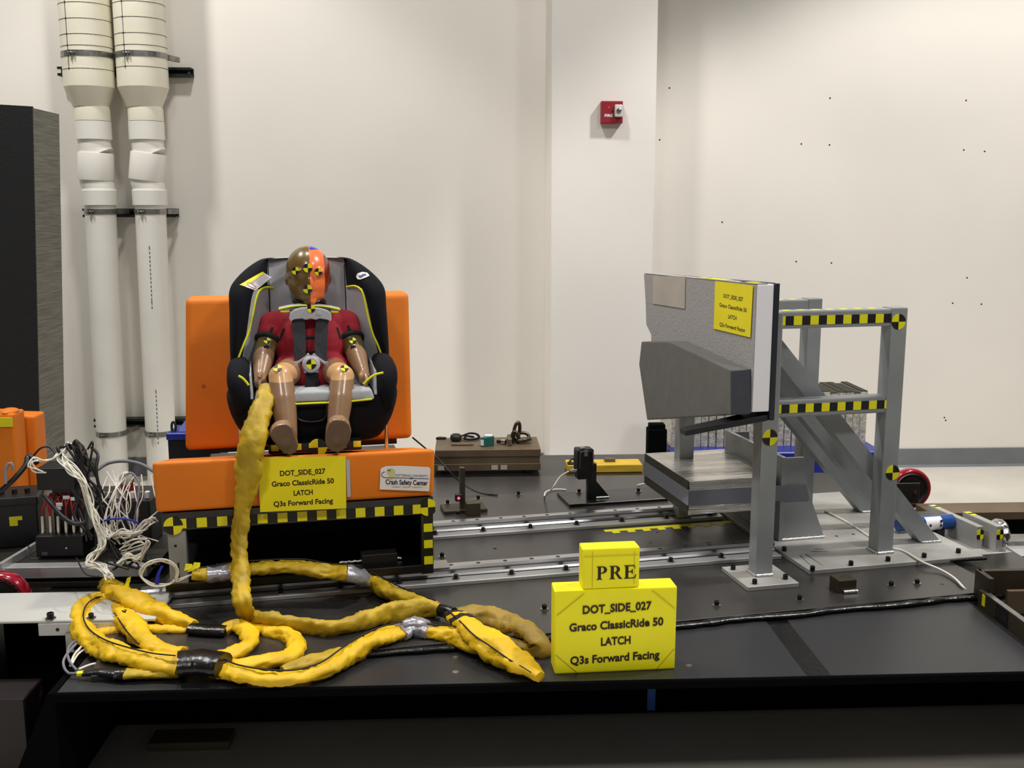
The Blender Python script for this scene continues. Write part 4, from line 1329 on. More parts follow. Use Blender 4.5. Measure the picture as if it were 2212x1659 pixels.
lv = []
for z, wb, wf, hb, hp, ho in ((0.86, 3.035, 2.91, 0.105, 0.205, 0.219), (0.93, 3.04, 2.905, 0.105, 0.20, 0.220), (0.985, 3.045, 2.905, 0.106, 0.184, 0.221), (1.04, 3.05, 2.91, 0.106, 0.172, 0.220), (1.09, 3.06, 2.92, 0.107, 0.163, 0.218),
                              (1.125, 3.065, 2.93, 0.107, 0.155, 0.220), (1.142, 3.07, 2.94, 0.107, 0.147, 0.216), (1.155, 3.075, 2.95, 0.107, 0.14, 0.210), (1.18, 3.08, 2.975, 0.107, 0.13, 0.188), (1.204, 3.085, 3.01, 0.107, 0.12, 0.158), (1.219, 3.09, 3.04, 0.106, 0.112, 0.13), (1.224, 3.1, 3.06, 0.10, 0.105, 0.115)):
    lv.append(dict(z=z, wb=wb, wf=wf, hb=hb, hp=hp, ho=ho))
g = G()
g.bm.free()
g.bm = seat_loft(lv, backsec, lambda i, li, L_: 0 if (i < 3 or (i < 5 and li < 6) or (li > 9 and i > 9)) else 1)
shell = subsurf(seat.part('back_shell', g, [FABGRY, FABBLK]))
# seams between the centre panel and the wings
for s in (-1, 1):
    pts = [(UC + s * l['hb'] * 1.015, l['wb'] - 0.0115, l['z']) for l in lv[1:-2]]
    seat.part('seam', G().tube(smooth_path(pts, 0.02), 0.0022, 6), FABBLK, under=shell)


def lvl_at(z):
    for A, B in zip(lv, lv[1:]):
        if A['z'] <= z <= B['z']:
            f = (z - A['z']) / (B['z'] - A['z'])
            return {k: A[k] + (B[k] - A[k]) * f for k in A}
    return lv[-1]


PIPE_PX = {-1: ((590, 622), (572, 621), (559, 628), (552, 645), (545, 680), (537, 715), (526, 742), (513, 776)),
           1: ((750, 620), (768, 618), (781, 626), (788, 645), (795, 680), (806, 720), (817, 745), (827, 772))}
for s in (-1, 1):
    pts = []
    for (x, y, _z) in smooth_path([(x, y, 0.0) for x, y in PIPE_PX[s]], 6.0):
        p, n = cast(shell, seat.org, x, y, 0.001)
        if p is not None:
            pts.append(tuple(p))
    seat.part('piping', G().tube(pts, 0.0033, 8), PIPING, under=shell)


def decal(name, pxs, m, under, off=0.0015, obj=None):
    pl = [p for p in (cast(obj or shell, seat.org, x, y, off)[0] for x, y in pxs) if p is not None]
    c = sum(pl, Vector()) / len(pl)
    cc, _ = cast(obj or shell, seat.org, sum(x for x, y in pxs) / len(pxs), sum(y for x, y in pxs) / len(pxs), off)
    c = cc or c
    g = G()
    for i in range(len(pl)):
        g.face([c, pl[i], pl[(i + 1) % len(pl)]])
    return seat.part(name, g, m, under=under)


def dens(pxs, n=4):
    out = []
    for (a, b_) in zip(pxs, pxs[1:] + pxs[:1]):
        for k in range(n):
            out.append((a[0] + (b_[0] - a[0]) * k / n, a[1] + (b_[1] - a[1]) * k / n))
    return out


# lower bucket: black body, grey pad, bolsters
ZL = 0.876


def basesec(l):
    ho, wf = l['ho'], l['wf']
    return [(0, wf, 1, 0), (ho * 0.55, wf + 0.004, 1, 0), (ho * 0.86, wf + 0.012, 1, 0), (ho * 0.97, wf + 0.045, 1, 0), (ho, wf + 0.12, 1, 0), (ho * 0.97, 3.0, 1, 0), (ho * 0.8, 3.10, 1, 0), (0, 3.115, 1, 0)]


bl2 = [dict(z=z, ho=ho, wf=wf) for z, ho, wf in ((0.735, 0.172, 2.80), (0.74, 0.184, 2.785), (0.775, 0.206, 2.772), (0.81, 0.223, 2.765), (0.85, 0.233, 2.765), (ZL - 0.004, 0.234, 2.768), (ZL, 0.226, 2.775))]
g = G()
g.bm.free()
g.bm = seat_loft(bl2, basesec, lambda i, li, L_: 0)
base = subsurf(seat.part('bucket', g, FABBLK), 1)
seat.part('base_foot', G().hexa([(UC - 0.125, 2.742, 0.7265), (UC + 0.118, 2.742, 0.7265), (UC + 0.118, 3.08, 0.652), (UC - 0.125, 3.08, 0.652), (UC - 0.125, 2.742, 0.752), (UC + 0.118, 2.742, 0.752), (UC + 0.118, 3.08, 0.76), (UC - 0.125, 3.08, 0.76)], 0.003, 2), PLASBLK)
g = G()
cols = [0, 1, 0, 0, 1, 0, 1, 0, 2, 0, 1, 0]
for k, cm in enumerate(cols):
    u0 = UC - 0.118 + 0.0195 * k
    g.m = cm
    g.box(u0, u0 + 0.0195, 2.7408, 2.742, 0.7345, 0.751)
seat.part('marker_tape', g, [YEL, BLK, CLIPG])
q = RW(687, 967, 2.738)
seat.part('quadrant_target', G().target((q.x, 2.7405, q.z), (0, -1, 0), (0, 0, 1), 0.024, flip=True), [YEL, BLK])
# bolsters left and right
for s in (-1, 1):
    g = G()
    sec = []
    rings = []
    path = [(2.795, 0.865, 0.018), (2.788, 0.905, 0.025), (2.80, 0.938, 0.0285), (2.83, 0.955, 0.03), (2.88, 0.962, 0.03), (2.93, 0.965, 0.028), (2.98, 0.965, 0.026)]
    pts = smooth_path([(UC + s * (0.192 + 0.004 * (i > 1)), w, z - 0.03, r) for i, (w, z, r) in enumerate(path)], 0.01)
    g.tube([p[:3] for p in pts], [p[3] for p in pts], 18, flat=1.0)
    g.hexa([(UC + s * 0.165, 2.80, 0.84), (UC + s * 0.215, 2.81, 0.82), (UC + s * 0.215, 3.0, 0.82), (UC + s * 0.165, 3.0, 0.84), (UC + s * 0.17, 2.795, 0.915), (UC + s * 0.222, 2.81, 0.915), (UC + s * 0.222, 3.0, 0.925), (UC + s * 0.17, 3.0, 0.925)], 0.008, 3)
    bo = seat.part('bolster', g, FABBLK)
    pl = ((515, 812), (523, 816), (531, 824), (537, 832)) if s < 0 else ((785, 830), (797, 818), (811, 809), (828, 805))
    seat.part('piping', G().tube(smooth_path([tuple(RW(x, y, 2.752)) for x, y in pl], 0.004), 0.003, 8), PIPING, under=bo)
    # grey inner lining that rises against the bolster
    g = G()
    g.hexa([(UC + s * 0.158, 2.775, 0.868), (UC + s * 0.166, 2.775, 0.868), (UC + s * 0.166, 3.02, 0.868), (UC + s * 0.158, 3.02, 0.868), (UC + s * 0.163, 2.80, 0.93), (UC + s * 0.1675, 2.80, 0.93), (UC + s * 0.1675, 3.02, 0.95), (UC + s * 0.163, 3.02, 0.95)], 0.002)
    seat.part('side_lining', g, FABGRY)
pad = seat.part('seat_pad', G().hexa([(UC - 0.158, 2.757, 0.858), (UC + 0.158, 2.757, 0.858), (UC + 0.158, 3.05, 0.862), (UC - 0.158, 3.05, 0.862), (UC - 0.15, 2.762, 0.886), (UC + 0.15, 2.762, 0.886), (UC + 0.15, 3.05, 0.882), (UC - 0.15, 3.05, 0.882)], 0.008, 3), FABGRY)
seat.part('piping', G().tube(smooth_path([(UC - 0.15, 2.757, 0.860), (UC - 0.07, 2.754, 0.856), (UC, 2.753, 0.856), (UC + 0.07, 2.754, 0.856), (UC + 0.15, 2.757, 0.860)], 0.01), 0.0028, 8), PIPING, under=pad)
fr = smooth_path([tuple(RW(x, y, 2.762)) for x, y in ((640, 872), (641, 898), (650, 908), (672, 911), (695, 908), (704, 898), (706, 872))], 0.005)
seat.part('moulded_ridge', G().tube(fr, 0.003, 8), PLASBLK, under=base)
# caution label and round sticker on the head wings
def strips(name, left, right, n, m, under, off):
    # decal that follows the curved wing: quads between two pixel edges
    g = G()
    rows = []
    for k in range(n + 1):
        f = k / n
        row = []
        for j in range(7):
            h = j / 6
            A = left[0] + (left[1] - left[0]) * f
            B = right[0] + (right[1] - right[0]) * f
            q = A + (B - A) * h
            p, _ = cast(shell, seat.org, q.x, q.y, off)
            row.append(p)
        rows.append(row)
    for r0, r1 in zip(rows, rows[1:]):
        for j in range(6):
            if None not in (r0[j], r0[j + 1], r1[j], r1[j + 1]):
                g.face([r0[j], r0[j + 1], r1[j + 1], r1[j]])
    return seat.part(name, g, m, under=under)


V2 = lambda x, y: Vector((x, y, 0))
cl = strips('caution_label', (V2(518, 616), V2(566, 587)), (V2(551, 627), V2(587, 600)), 8, WHITEP, shell, 0.0012)
strips('label_header', (V2(518, 616), V2(566, 587)), (V2(529, 619), V2(571, 590)), 8, YEL, cl, 0.0018)
for k in range(7):
    f = k / 6
    a_, b2 = V2(538, 614) + (V2(552, 624) - V2(538, 614)) * f, V2(570, 592) + (V2(584, 602) - V2(570, 592)) * f
    a_ = a_ + (b2 - a_) * (0.3 if k > 1 else 0.1)
    pl = [cast(shell, seat.org, *(a_ + (b2 - a_) * (j / 6))[:2], 0.0016)[0] for j in range(7)]
    pl = [p for p in pl if p is not None]
    if len(pl) > 2:
        seat.part('printed_line', G().tube(pl, 0.0005, 4), GREYINK, under=cl)
pl = [cast(shell, seat.org, 543 + 9 * cos(a), 617 + 4 * sin(a) + 4 * cos(a), 0.0018)[0] for a in [2 * pi * k / 18 for k in range(18)]]
pl = [p for p in pl if p is not None]
seat.part('label_symbol', G().tube(pl, 0.0006, 4, closed=True), REDINK, under=cl)
st = decal('round_sticker', dens([(770, 597), (773, 591), (783, 588), (793, 590), (798, 596), (790, 600), (779, 604), (773, 603)], 2), WHITEP, shell)
decal('sticker_print', [(777, 597), (784, 592), (791, 594), (786, 598), (779, 601)], GREYINK, st, 0.002)

# ------------------------------------------------------------------ harness
HWF = 2.903


def web(px, nm='harness_strap', th=0.004, m=WEB):
    g = G()
    pl = [RW(x, y, w) for x, y, w in px]
    n = len(pl) // 2
    A, B = pl[:n], pl[n:]
    for i in range(n - 1):
        g.hexa([A[i], A[i + 1], B[i + 1], B[i], A[i] + Vector((0, -th, 0)), A[i + 1] + Vector((0, -th, 0)), B[i + 1] + Vector((0, -th, 0)), B[i] + Vector((0, -th, 0))])
    return seat.part(nm, g, m)


web([(626, 668, 2.925), (630, 690, 2.907), (634, 740, 2.893), (636, 780, 2.885), (651, 668, 2.925), (658, 690, 2.907), (661, 740, 2.893), (660, 766, 2.885)])
web([(688, 668, 2.925), (683, 690, 2.907), (679, 740, 2.893), (682, 766, 2.885), (715, 668, 2.925), (710, 690, 2.907), (707, 740, 2.893), (706, 782, 2.885)])
web([(660, 800, 2.875), (659, 828, 2.85), (658, 852, 2.83), (688, 800, 2.875), (688, 828, 2.85), (690, 852, 2.83)], 'crotch_strap', m=FABBLK)
for s in (-1, 1):
    px = [(602, 668), (620, 664), (640, 661), (664, 660), (664, 668), (640, 671), (620, 672), (606, 672)]
    if s > 0:
        px = [(2 * 668.5 - x, y + 1) for x, y in px]
    pd = seat.part('shoulder_pad', G().prism([RW(x, y, 2.925) for x, y in px], (0, 0.03, 0.004), 0.001), FABGRY)
    ed = [(602, 668), (620, 664), (640, 661), (662, 660)], [(606, 673), (622, 673), (640, 672), (652, 671)]
    for e in ed:
        e2 = e if s < 0 else [(2 * 668.5 - x, y + 1) for x, y in e]
        seat.part('pad_piping', G().tube(smooth_path([tuple(RW(x, y, 2.923)) for x, y in e2], 0.005), 0.0026, 8), PIPING, under=pd)
# chest clip
g = G()
cp = [(624, 688), (626, 676), (634, 669), (650, 664), (671, 663), (692, 665), (708, 670), (715, 677), (716, 689), (713, 694), (708, 690), (690, 687), (682, 690), (671, 687), (660, 690), (652, 687), (634, 689), (629, 694)]
g.prism([RW(x, y, 2.905) for x, y in cp], (0, -0.014, 0), 0.003, 2)
clip = seat.part('chest_clip', g, CLIPG)
seat.part('clip_button', G().prism([RW(x, y, 2.8905) for x, y in ((683, 676), (687, 673), (694, 674), (696, 681), (684, 681))], (0, -0.002, 0), 0.0006), CLIPG, under=clip)
q = RW(672, 667, 2.89)
seat.part('quadrant_target', G().target((q.x, 2.8895, q.z), (0, -1, 0), (0, 0, 1), 0.011), [YEL, BLK], under=clip)
# buckle
q = RW(672, 787, 2.875)
bk = seat.part('buckle', G().lathe([(0.0, 0), (0.0235, 0), (0.0245, 0.006), (0.022, 0.012), (0.0165, 0.014), (0.0, 0.0135)], q, (0, -1, 0.15), 28), CLIPG)
seat.part('quadrant_target', G().target((q.x, q.y - 0.0145, q.z + 0.0022), (0, -1, 0.15), (0, 0, 1), 0.0135, 0.0008), [YEL, BLK], under=bk)
for s in (-1, 1):
    px = [(664, 762), (668, 764), (669, 770), (670, 776), (655, 778), (641, 788), (636, 784), (635, 780), (641, 781), (660, 768)]
    if s > 0:
        px = [(2 * 671.5 - x, y) for x, y in px]
    seat.part('buckle_tongue', G().prism([RW(x, y, 2.882) for x, y in px], (0, -0.006, 0), 0.001), CLIPG, under=bk)
    px = [(658, 800), (664, 799), (665, 806), (660, 807), (656, 804)]
    if s > 0:
        px = [(2 * 672 - x, y) for x, y in px]
    seat.part('buckle_wing', G().prism([RW(x, y, 2.872) for x, y in px], (0, -0.005, 0), 0.001), CLIPG, under=bk)

# ================================================================== crash test dummy
DO = Vector((UC, 2.97, 0.88))
dummy = T('crash_test_dummy', 'seated child crash test dummy in a red suit', 'dummy', DO, YR)


def remeshed(g, voxel, it=6):
    me = bpy.data.meshes.new('r')
    g.bm.to_mesh(me)
    g.bm.free()
    ob = bpy.data.objects.new('r', me)
    COL.objects.link(ob)
    m = ob.modifiers.new('r', 'REMESH')
    m.mode = 'VOXEL'
    m.voxel_size = voxel
    s = ob.modifiers.new('s', 'SMOOTH')
    s.iterations = it
    s.factor = 0.5
    dg = bpy.context.evaluated_depsgraph_get()
    res = bpy.data.meshes.new_from_object(ob.evaluated_get(dg))
    bpy.data.objects.remove(ob)
    bpy.data.meshes.remove(me)
    out = G()
    out.bm.from_mesh(res)
    bpy.data.meshes.remove(res)
    for f in out.bm.faces:
        f.smooth = True
    return out


HC = Vector((RW(666, 600, 3.0).x, 3.0, 1.178))
g = G()
# head
g.ell(HC + Vector((0, 0.006, 0.012)), (0.062, 0.077, 0.07), seg=32, rings=20)
g.ell(HC + Vector((0, -0.004, -0.022)), (0.057, 0.067, 0.055), seg=28, rings=16)
g.ell(HC + Vector((0, -0.012, -0.045)), (0.046, 0.054, 0.038), seg=24, rings=14)
g.ell(HC + Vector((0, -0.069, -0.018)), (0.009, 0.0075, 0.018))          # nose
g.ell(HC + Vector((0, -0.056, -0.052)), (0.02, 0.011, 0.01))           # lips
g.ell(HC + Vector((0, -0.055, -0.07)), (0.018, 0.012, 0.012))          # chin
for s in (-1, 1):
    g.ell(HC + Vector((s * 0.06, 0.014, -0.012)), (0.005, 0.012, 0.018))     # ears
    g.ell(HC + Vector((s * 0.027, -0.06, 0.012)), (0.018, 0.009, 0.012))    # brows
g.caps(HC + Vector((0, 0.01, -0.06)), (HC.x, 3.01, 1.055), 0.036, 0.04)
# trunk
g.caps((HC.x - 0.075, 3.0, 1.035), (HC.x + 0.075, 3.0, 1.035), 0.042, 0.042)
g.ell((HC.x, 2.985, 0.985), (0.098, 0.066, 0.085))
g.ell((HC.x, 2.975, 0.93), (0.092, 0.07, 0.075))
KL, KR = RW(606, 813, 2.80), RW(740, 813, 2.80)
AL, AR = RW(622, 945, 2.725), RW(727, 938, 2.725)
arms = []
for s, K, A in ((-1, KL, AL), (1, KR, AR)):
    hip = Vector((HC.x + s * 0.048, 2.965, 0.915))
    g.caps(hip, K, 0.046, 0.030)
    g.ell(K + Vector((0, -0.002, 0.0)), (0.0315, 0.031, 0.031))
    calf = K + (A - K) * 0.38
    g.caps(K, calf, 0.032, 0.0345)
    g.caps(calf, A, 0.0345, 0.025)
# arms
def finger(g, p, d, L_, r, curl):
    d = Vector(d).normalized()
    q = Vector(p)
    for k in range(3):
        n = q + d * (L_ * (0.42, 0.33, 0.25)[k])
        g.caps(q, n, r * (1 - 0.08 * k), r * (1 - 0.08 * (k + 1)))
        q = n
        d = (d + Vector(curl)).normalized()


for s, sh, el, wr, hd in ((-1, Vector((HC.x - 0.1, 3.0, 1.035)), RW(571, 762, 2.945), RW(563, 812, 2.865), RW(562, 838, 2.825)),
                          (1, Vector((HC.x + 0.1, 3.0, 1.035)), RW(766, 757, 2.945), RW(783, 803, 2.865), RW(791, 826, 2.825))):
    g.caps(sh, el, 0.036, 0.029)
    mid = el + (wr - el) * 0.3
    g.caps(el, mid, 0.028, 0.029)
    g.caps(mid, wr, 0.029, 0.019)
    d = (hd - wr).normalized()
    side = d.cross(Vector((s * 1.0, 0.1, 0))).normalized()
    g.caps(wr, wr + d * 0.03, 0.017, 0.018)
    pc = wr + d * 0.034
    for k, Lk in enumerate((0.03, 0.034, 0.032, 0.026)):
        finger(g, pc + side * (0.0115 * (k - 1.5)), d, Lk, 0.0062, (-s * 0.22, 0, -0.12))
    finger(g, wr + d * 0.012 + side * -0.016, (d + side * -0.7), 0.03, 0.0065, (0, 0, -0.1))
# feet: soles turned to the front
soles = []
for px in (((580, 940), (586, 928), (596, 920), (608, 916), (622, 916), (633, 925), (639, 943), (646, 964), (642, 978), (628, 987), (613, 982), (600, 968), (588, 954)),
           ((702, 958), (704, 932), (710, 914), (722, 906), (744, 906), (757, 917), (761, 934), (757, 953), (746, 972), (731, 981), (715, 977), (706, 970))):
    fw = lambda y: 2.66 + (y - 905) / 80 * 0.035
    pl = [RW(x, y, fw(y)) for x, y in px]
    cc = sum(pl, Vector()) / len(pl)
    heel, toe = min(pl, key=lambda v: v.z), max(pl, key=lambda v: v.z)
    nn = (toe - heel).cross(Vector((1, 0, 0))).normalized()
    if nn.y < 0:
        nn = -nn
    pl = [cc + (p - cc) * 0.96 for p in pl]
    g.prism(pl, nn * 0.03)
    g.ell(cc + nn * 0.026 + (heel - cc) * 0.25, (0.029, 0.03, 0.034))
    soles.append((cc, nn))
ob = remeshed(g, 0.0034, 8)
# regions of the body
for f in ob.bm.faces:
    c = f.calc_center_median()
    i = 2
    dh = c - HC
    if c.z > 1.078 and abs(dh.x) < 0.085:
        i = 0 if c.z > 1.099 else 1
    elif c.z > 0.966 and abs(c.x - HC.x) > 0.085 and c.y > 2.925:
        i = 3
    elif c.y < 2.87 and c.z > min(KL.z, KR.z) - 0.004 and abs(c.x - HC.x) < 0.13 and c.y < 2.84:
        i = 4
    else:
        for cc, nn in soles:
            v = c - cc
            if v.length < 0.07 and v.dot(nn) < 0.006 and f.normal.dot(nn) < -0.55:
                i = 5
    f.material_index = i

# painted head: olive skin, orange right half, red-brown cheek, blue crown
hm = bpy.data.materials.new('painted_head')
hm.use_nodes = True
nt = hm.node_tree
b = nt.nodes['Principled BSDF']
b.inputs['Roughness'].default_value = 0.3
b.inputs['Coat Weight'].default_value = 0.3
b.inputs['Coat Roughness'].default_value = 0.1
tc = nt.nodes.new('ShaderNodeTexCoord')
nz = nt.nodes.new('ShaderNodeTexNoise')
nz.inputs['Scale'].default_value = 60
nt.links.new(tc.outputs['Object'], nz.inputs['Vector'])
sx = nt.nodes.new('ShaderNodeSeparateXYZ')
nt.links.new(tc.outputs['Object'], sx.inputs[0])


def nmath(op, a, bb):
    n = nt.nodes.new('ShaderNodeMath')
    n.operation = op
    for i, v in enumerate((a, bb)):
        if isinstance(v, (int, float)):
            n.inputs[i].default_value = v
        else:
            nt.links.new(v, n.inputs[i])
    return n.outputs[0]


wob = nmath('MULTIPLY', nmath('SUBTRACT', nz.outputs['Fac'], 0.5), 0.006)
X = nmath('ADD', sx.outputs['X'], wob)
hx0 = HC.x - DO.x


def nmix(fac, c1, c2):
    n = nt.nodes.new('ShaderNodeMix')
    n.data_type = 'RGBA'
    nt.links.new(fac, n.inputs['Factor'])
    for i, v in ((6, c1), (7, c2)):
        if isinstance(v, tuple):
            n.inputs[i].default_value = v
        else:
            nt.links.new(v, n.inputs[i])
    return n.outputs[2]


c1 = nmix(nmath('GREATER_THAN', X, hx0 + 0.002), lin((104, 80, 36)), lin((240, 118, 62)))
c2 = nmix(nmath('GREATER_THAN', X, hx0 + 0.043), c1, lin((126, 44, 22)))
topf = nmath('MULTIPLY', nmath('GREATER_THAN', sx.outputs['Z'], HC.z - DO.z + 0.072), nmath('GREATER_THAN', X, hx0 + 0.004))
c3 = nmix(topf, c2, lin((50, 44, 190)))
nt.links.new(c3, b.inputs['Base Color'])

body = dummy.part('body', ob, [hm, SUITB, TAN, OLIVE, KNEEM, SOLEM])
for (px, py, r) in ((639, 585, 0.0105), (665, 579, 0.0125), (688, 587, 0.0105), (665, 624, 0.0125)):
    # drop the sticker on the face surface
    d = _ray(px, py, YR).normalized()
    hit = None
    og = Vector((0, 0, CAMH))
    loc = og - DO
    ok, pnt, nr, _ = body.ray_cast(loc, d)
    if ok:
        p = pnt + DO
        dummy.part('quadrant_target', G().target(p + nr * 0.0008, (nr + Vector((0, -1, 0))).normalized(), (0, 0, 1), r, 0.002), [YEL, BLK], under=body)
for (px, py, r, sq) in ((600, 796, 0.011, 0), (744, 796, 0.011, 0), (577, 736, 0.0095, 0), (762, 736, 0.0095, 0)):
    d = _ray(px, py, YR).normalized()
    ok, pnt, nr, _ = body.ray_cast(Vector((0, 0, CAMH)) - DO, d)
    if ok:
        p = pnt + DO
        dummy.part('quadrant_target', G().target(p + nr * 0.0006, nr, (0, 0.3, 1), r, 0.0012), [YEL, BLK], under=body)
    if py < 760:
        ok, pnt, nr, _ = body.ray_cast(Vector((0, 0, CAMH)) - DO, _ray(px - (2 if px < 600 else -1), py + 15, YR).normalized())
        if ok:
            p = pnt + DO
            s_ = Vector((1, 0, 0))
            dummy.part('arm_mark', G().box(p.x - 0.007, p.x + 0.007, p.y - 0.0015, p.y + 0.004, p.z - 0.006, p.z + 0.006), BLK, under=body)

# suit
g = G()
g.caps((HC.x - 0.078, 3.0, 1.034), (HC.x + 0.078, 3.0, 1.034), 0.048, 0.048)
g.ell((HC.x, 2.982, 0.985), (0.106, 0.076, 0.09))
g.ell((HC.x, 2.97, 0.925), (0.1, 0.08, 0.08))
g.ell((HC.x, 2.93, 0.90), (0.075, 0.065, 0.05))
cuffs = []
for s in (-1, 1):
    sh = Vector((HC.x + s * 0.1, 3.0, 1.035))
    el = RW(571 if s < 0 else 766, 762 if s < 0 else 757, 2.945)
    e2 = sh + (el - sh) * 0.27
    g.caps(sh, e2, 0.043, 0.038)
    cuffs.append((sh, el, e2))
    hip = Vector((HC.x + s * 0.048, 2.965, 0.915))
    K = KL if s < 0 else KR
    g.caps(hip, hip + (K - hip) * 0.22, 0.056, 0.05)
so = remeshed(g, 0.004, 5)
suit = dummy.part('suit', so, SUIT, 'red fabric suit')
for sh, el, e2 in cuffs:
    d = (el - sh).normalized()
    u = d.orthogonal().normalized()
    v = d.cross(u)
    e3 = e2 + d * 0.026
    dummy.part('cuff', G().tube([e3 + (u * cos(a) + v * sin(a)) * 0.033 for a in [2 * pi * k / 24 for k in range(24)]], 0.0075, 8, closed=True), SUITB, under=suit)
    # trim bands down the sleeve and across the armhole
    side = 1 if sh.x > HC.x else -1
    for off, r in ((Vector((side * 0.004, -0.046, 0.004)), 0.005), (Vector((-side * 0.028, -0.043, 0.0)), 0.0045)):
        pts = []
        for k in range(9):
            p = sh + (el - sh) * (0.02 + 0.45 * k / 8) + off
            ok, pn, nr, _ = suit.ray_cast(p + Vector((0, -0.05, 0)) - DO, Vector((0, 1, 0)))
            if ok:
                pts.append(pn + DO)
        if len(pts) > 2:
            dummy.part('trim_band', G().tube(smooth_path([tuple(p) for p in pts], 0.008), r, 8, flat=0.5), SUITB, under=suit)
for z in (1.012, 0.972):
    pts = []
    for k in range(7):
        x = HC.x - 0.02 + 0.04 * k / 6
        ok, pn, nr, _ = suit.ray_cast(Vector((x, 2.8, z)) - DO, Vector((0, 1, 0)))
        if ok:
            pts.append(pn + DO)
    if len(pts) > 2:
        dummy.part('trim_band', G().tube(pts, 0.005, 8, flat=0.9), SUITB, under=suit)
# ruffled neck shield
g = G()
for j in range(3):
    pts = []
    for k in range(28):
        a = 2 * pi * k / 28
        pts.append(Vector((HC.x + (0.042 + 0.004 * noise.noise((k * 0.7, j, 0))) * cos(a), 2.995 + 0.045 * sin(a), 1.105 - j * 0.011 + 0.005 * noise.noise((k * 0.6, j, 4)))))
    g.tube(pts, 0.006, 6, closed=True)
dummy.part('neck_wrap', g, TAPEBLK, under=body)

# ================================================================== yellow boxes in front
def wrapped_box(name, lab, corners, depth, h, cut, lines):
    """corners: two front bottom points in frame coordinates"""
    a, b_ = corners
    d = (b_ - a)
    d.z = 0
    Lw = d.length
    d.normalize()
    back = Vector((-d.y, d.x, 0))
    z = a.z
    t = T(name, lab, 'box', tuple((a + b_) / 2), YR)
    P = lambda x, y, zz: a + d * x + back * y + Vector((0, 0, zz))
    g = G()
    g.hexa([P(0, 0, 0), P(Lw, 0, 0), P(Lw, depth, 0), P(0, depth, 0), P(-0.002, 0.001, h), P(Lw + 0.001, 0.001, h), P(Lw, depth, h), P(0, depth, h)], 0.004, 2)
    t.part('wrapping', g, YBOX)
    return t, P, Lw, d


c0, c1 = RZ(1198, 1457, ZD + 0.0006), RZ(1458, 1445, ZD + 0.0006)
t, P, Lw, d = wrapped_box('test_sign_box', 'large yellow wrapped box with printed test name', (c0, c1), 0.062, 0.197, 0.05, LINES)
f = 0.07
BH = 0.197
eps = -0.0008
for pts in ([P(0.004, eps, BH - 0.056), P(0.066, eps, BH - 0.006)], [P(Lw - 0.058, eps, BH - 0.004), P(Lw - 0.004, eps, BH - 0.05)], [P(0.002, eps, 0.048), P(0.052, eps, 0.003)], [P(Lw - 0.044, eps, 0.003), P(Lw - 0.003, eps, 0.05)]):
    t.part('paper_corner_edge', G().bar(pts[0], pts[1], 0.0012, 0.0012), mat('yellow_crease', (196, 176, 4), 0.6))
g = G()
for k, (s_, ww, zz) in enumerate(zip(LINES, (0.565, 0.775, 0.245, 0.74), (0.152, 0.112, 0.073, 0.033))):
    p0 = P(Lw * 0.508 - 0.001 * k, eps, zz + 0.002)
    g.text(s_, p0, d + Vector((0, 0, 0.03)), (0, 0, 1), Lw * ww, 0.0185, 0.03, 0.0002)
t.part('lettering', g, INK)
z = c0.z + BH + 0.0006
q0, q1 = P(Lw * 0.225, 0.004, BH + 0.0006), P(Lw * 0.69, 0.006, BH + 0.0006)
t, P2, Lw2, d2 = wrapped_box('pre_sign_box', 'small yellow wrapped box reading PRE on top of the large one', (q0, q1), 0.05, 0.094, 0, ())
for pts in ([P2(0.022, eps, 0.004), P2(0.022, eps, 0.09)], [P2(Lw2 - 0.012, eps, 0.01), P2(Lw2 - 0.012, eps, 0.086)], [P2(0.002, eps, 0.078), P2(Lw2 - 0.002, eps, 0.078)]):
    t.part('paper_fold', G().bar(pts[0], pts[1], 0.0008, 0.0006), MATS['yellow_crease'])


# serif capitals drawn as outlines on a 100-unit cap height
def serif(ch):
    polys = []
    R4 = lambda x0, y0, x1, y1: [(x0, y0), (x1, y0), (x1, y1), (x0, y1)]

    def serifs(x, w, y):
        return [(x - 9, y), (x + w + 9, y), (x + w + 9, y + 4), (x + w + 1, y + 7), (x - 1, y + 7), (x - 9, y + 4)]
    if ch in 'PRE':
        polys.append(R4(12, 0, 32, 100))
        polys.append(serifs(12, 20, 0))
        polys.append([(3, 100), (12, 100), (12, 93), (3, 96)])
    if ch in 'PR':
        cy, ry = 73, 27
        for j in range(10):
            a0, a1 = -pi / 2 + pi * j / 10, -pi / 2 + pi * (j + 1) / 10
            o = lambda a: (42 + 32 * cos(a), cy + ry * sin(a))
            i = lambda a: (40 + 13 * cos(a), cy + (ry - 6) * sin(a))
            polys.append([i(a0), o(a0), o(a1), i(a1)])
        polys.append(R4(32, 94, 42, 100))
        polys.append(R4(32, 46, 42, 52))
    if ch == 'R':
        polys.append([(40, 47), (58, 47), (84, 6), (92, 4), (92, 0), (68, 0)])
    if ch == 'E':
        polys.append(R4(32, 94, 66, 100))
        polys.append([(66, 100), (77, 100), (79, 74), (75, 74), (70, 88), (62, 94)])
        polys.append(R4(32, 0, 66, 6))
        polys.append([(60, 0), (80, 0), (86, 29), (82, 29), (74, 12), (60, 6)])
        polys.append(R4(32, 49, 52, 55))
        polys.append([(52, 46), (58, 34), (62, 34), (62, 70), (58, 70), (52, 58)])
    return polys


g = G()
sc = 0.031 / 100
x0 = Lw2 * 0.235
for ch, adv in (('P', 88), ('R', 100), ('E', 90)):
    for pl in serif(ch):
        g.prism([P2(x0 + x * sc * 1.08, eps * 0.6, 0.022 + y * sc) for x, y in pl], (0, -0.0004, 0))
    x0 += adv * sc * 1.08
t.part('lettering', g, INK)


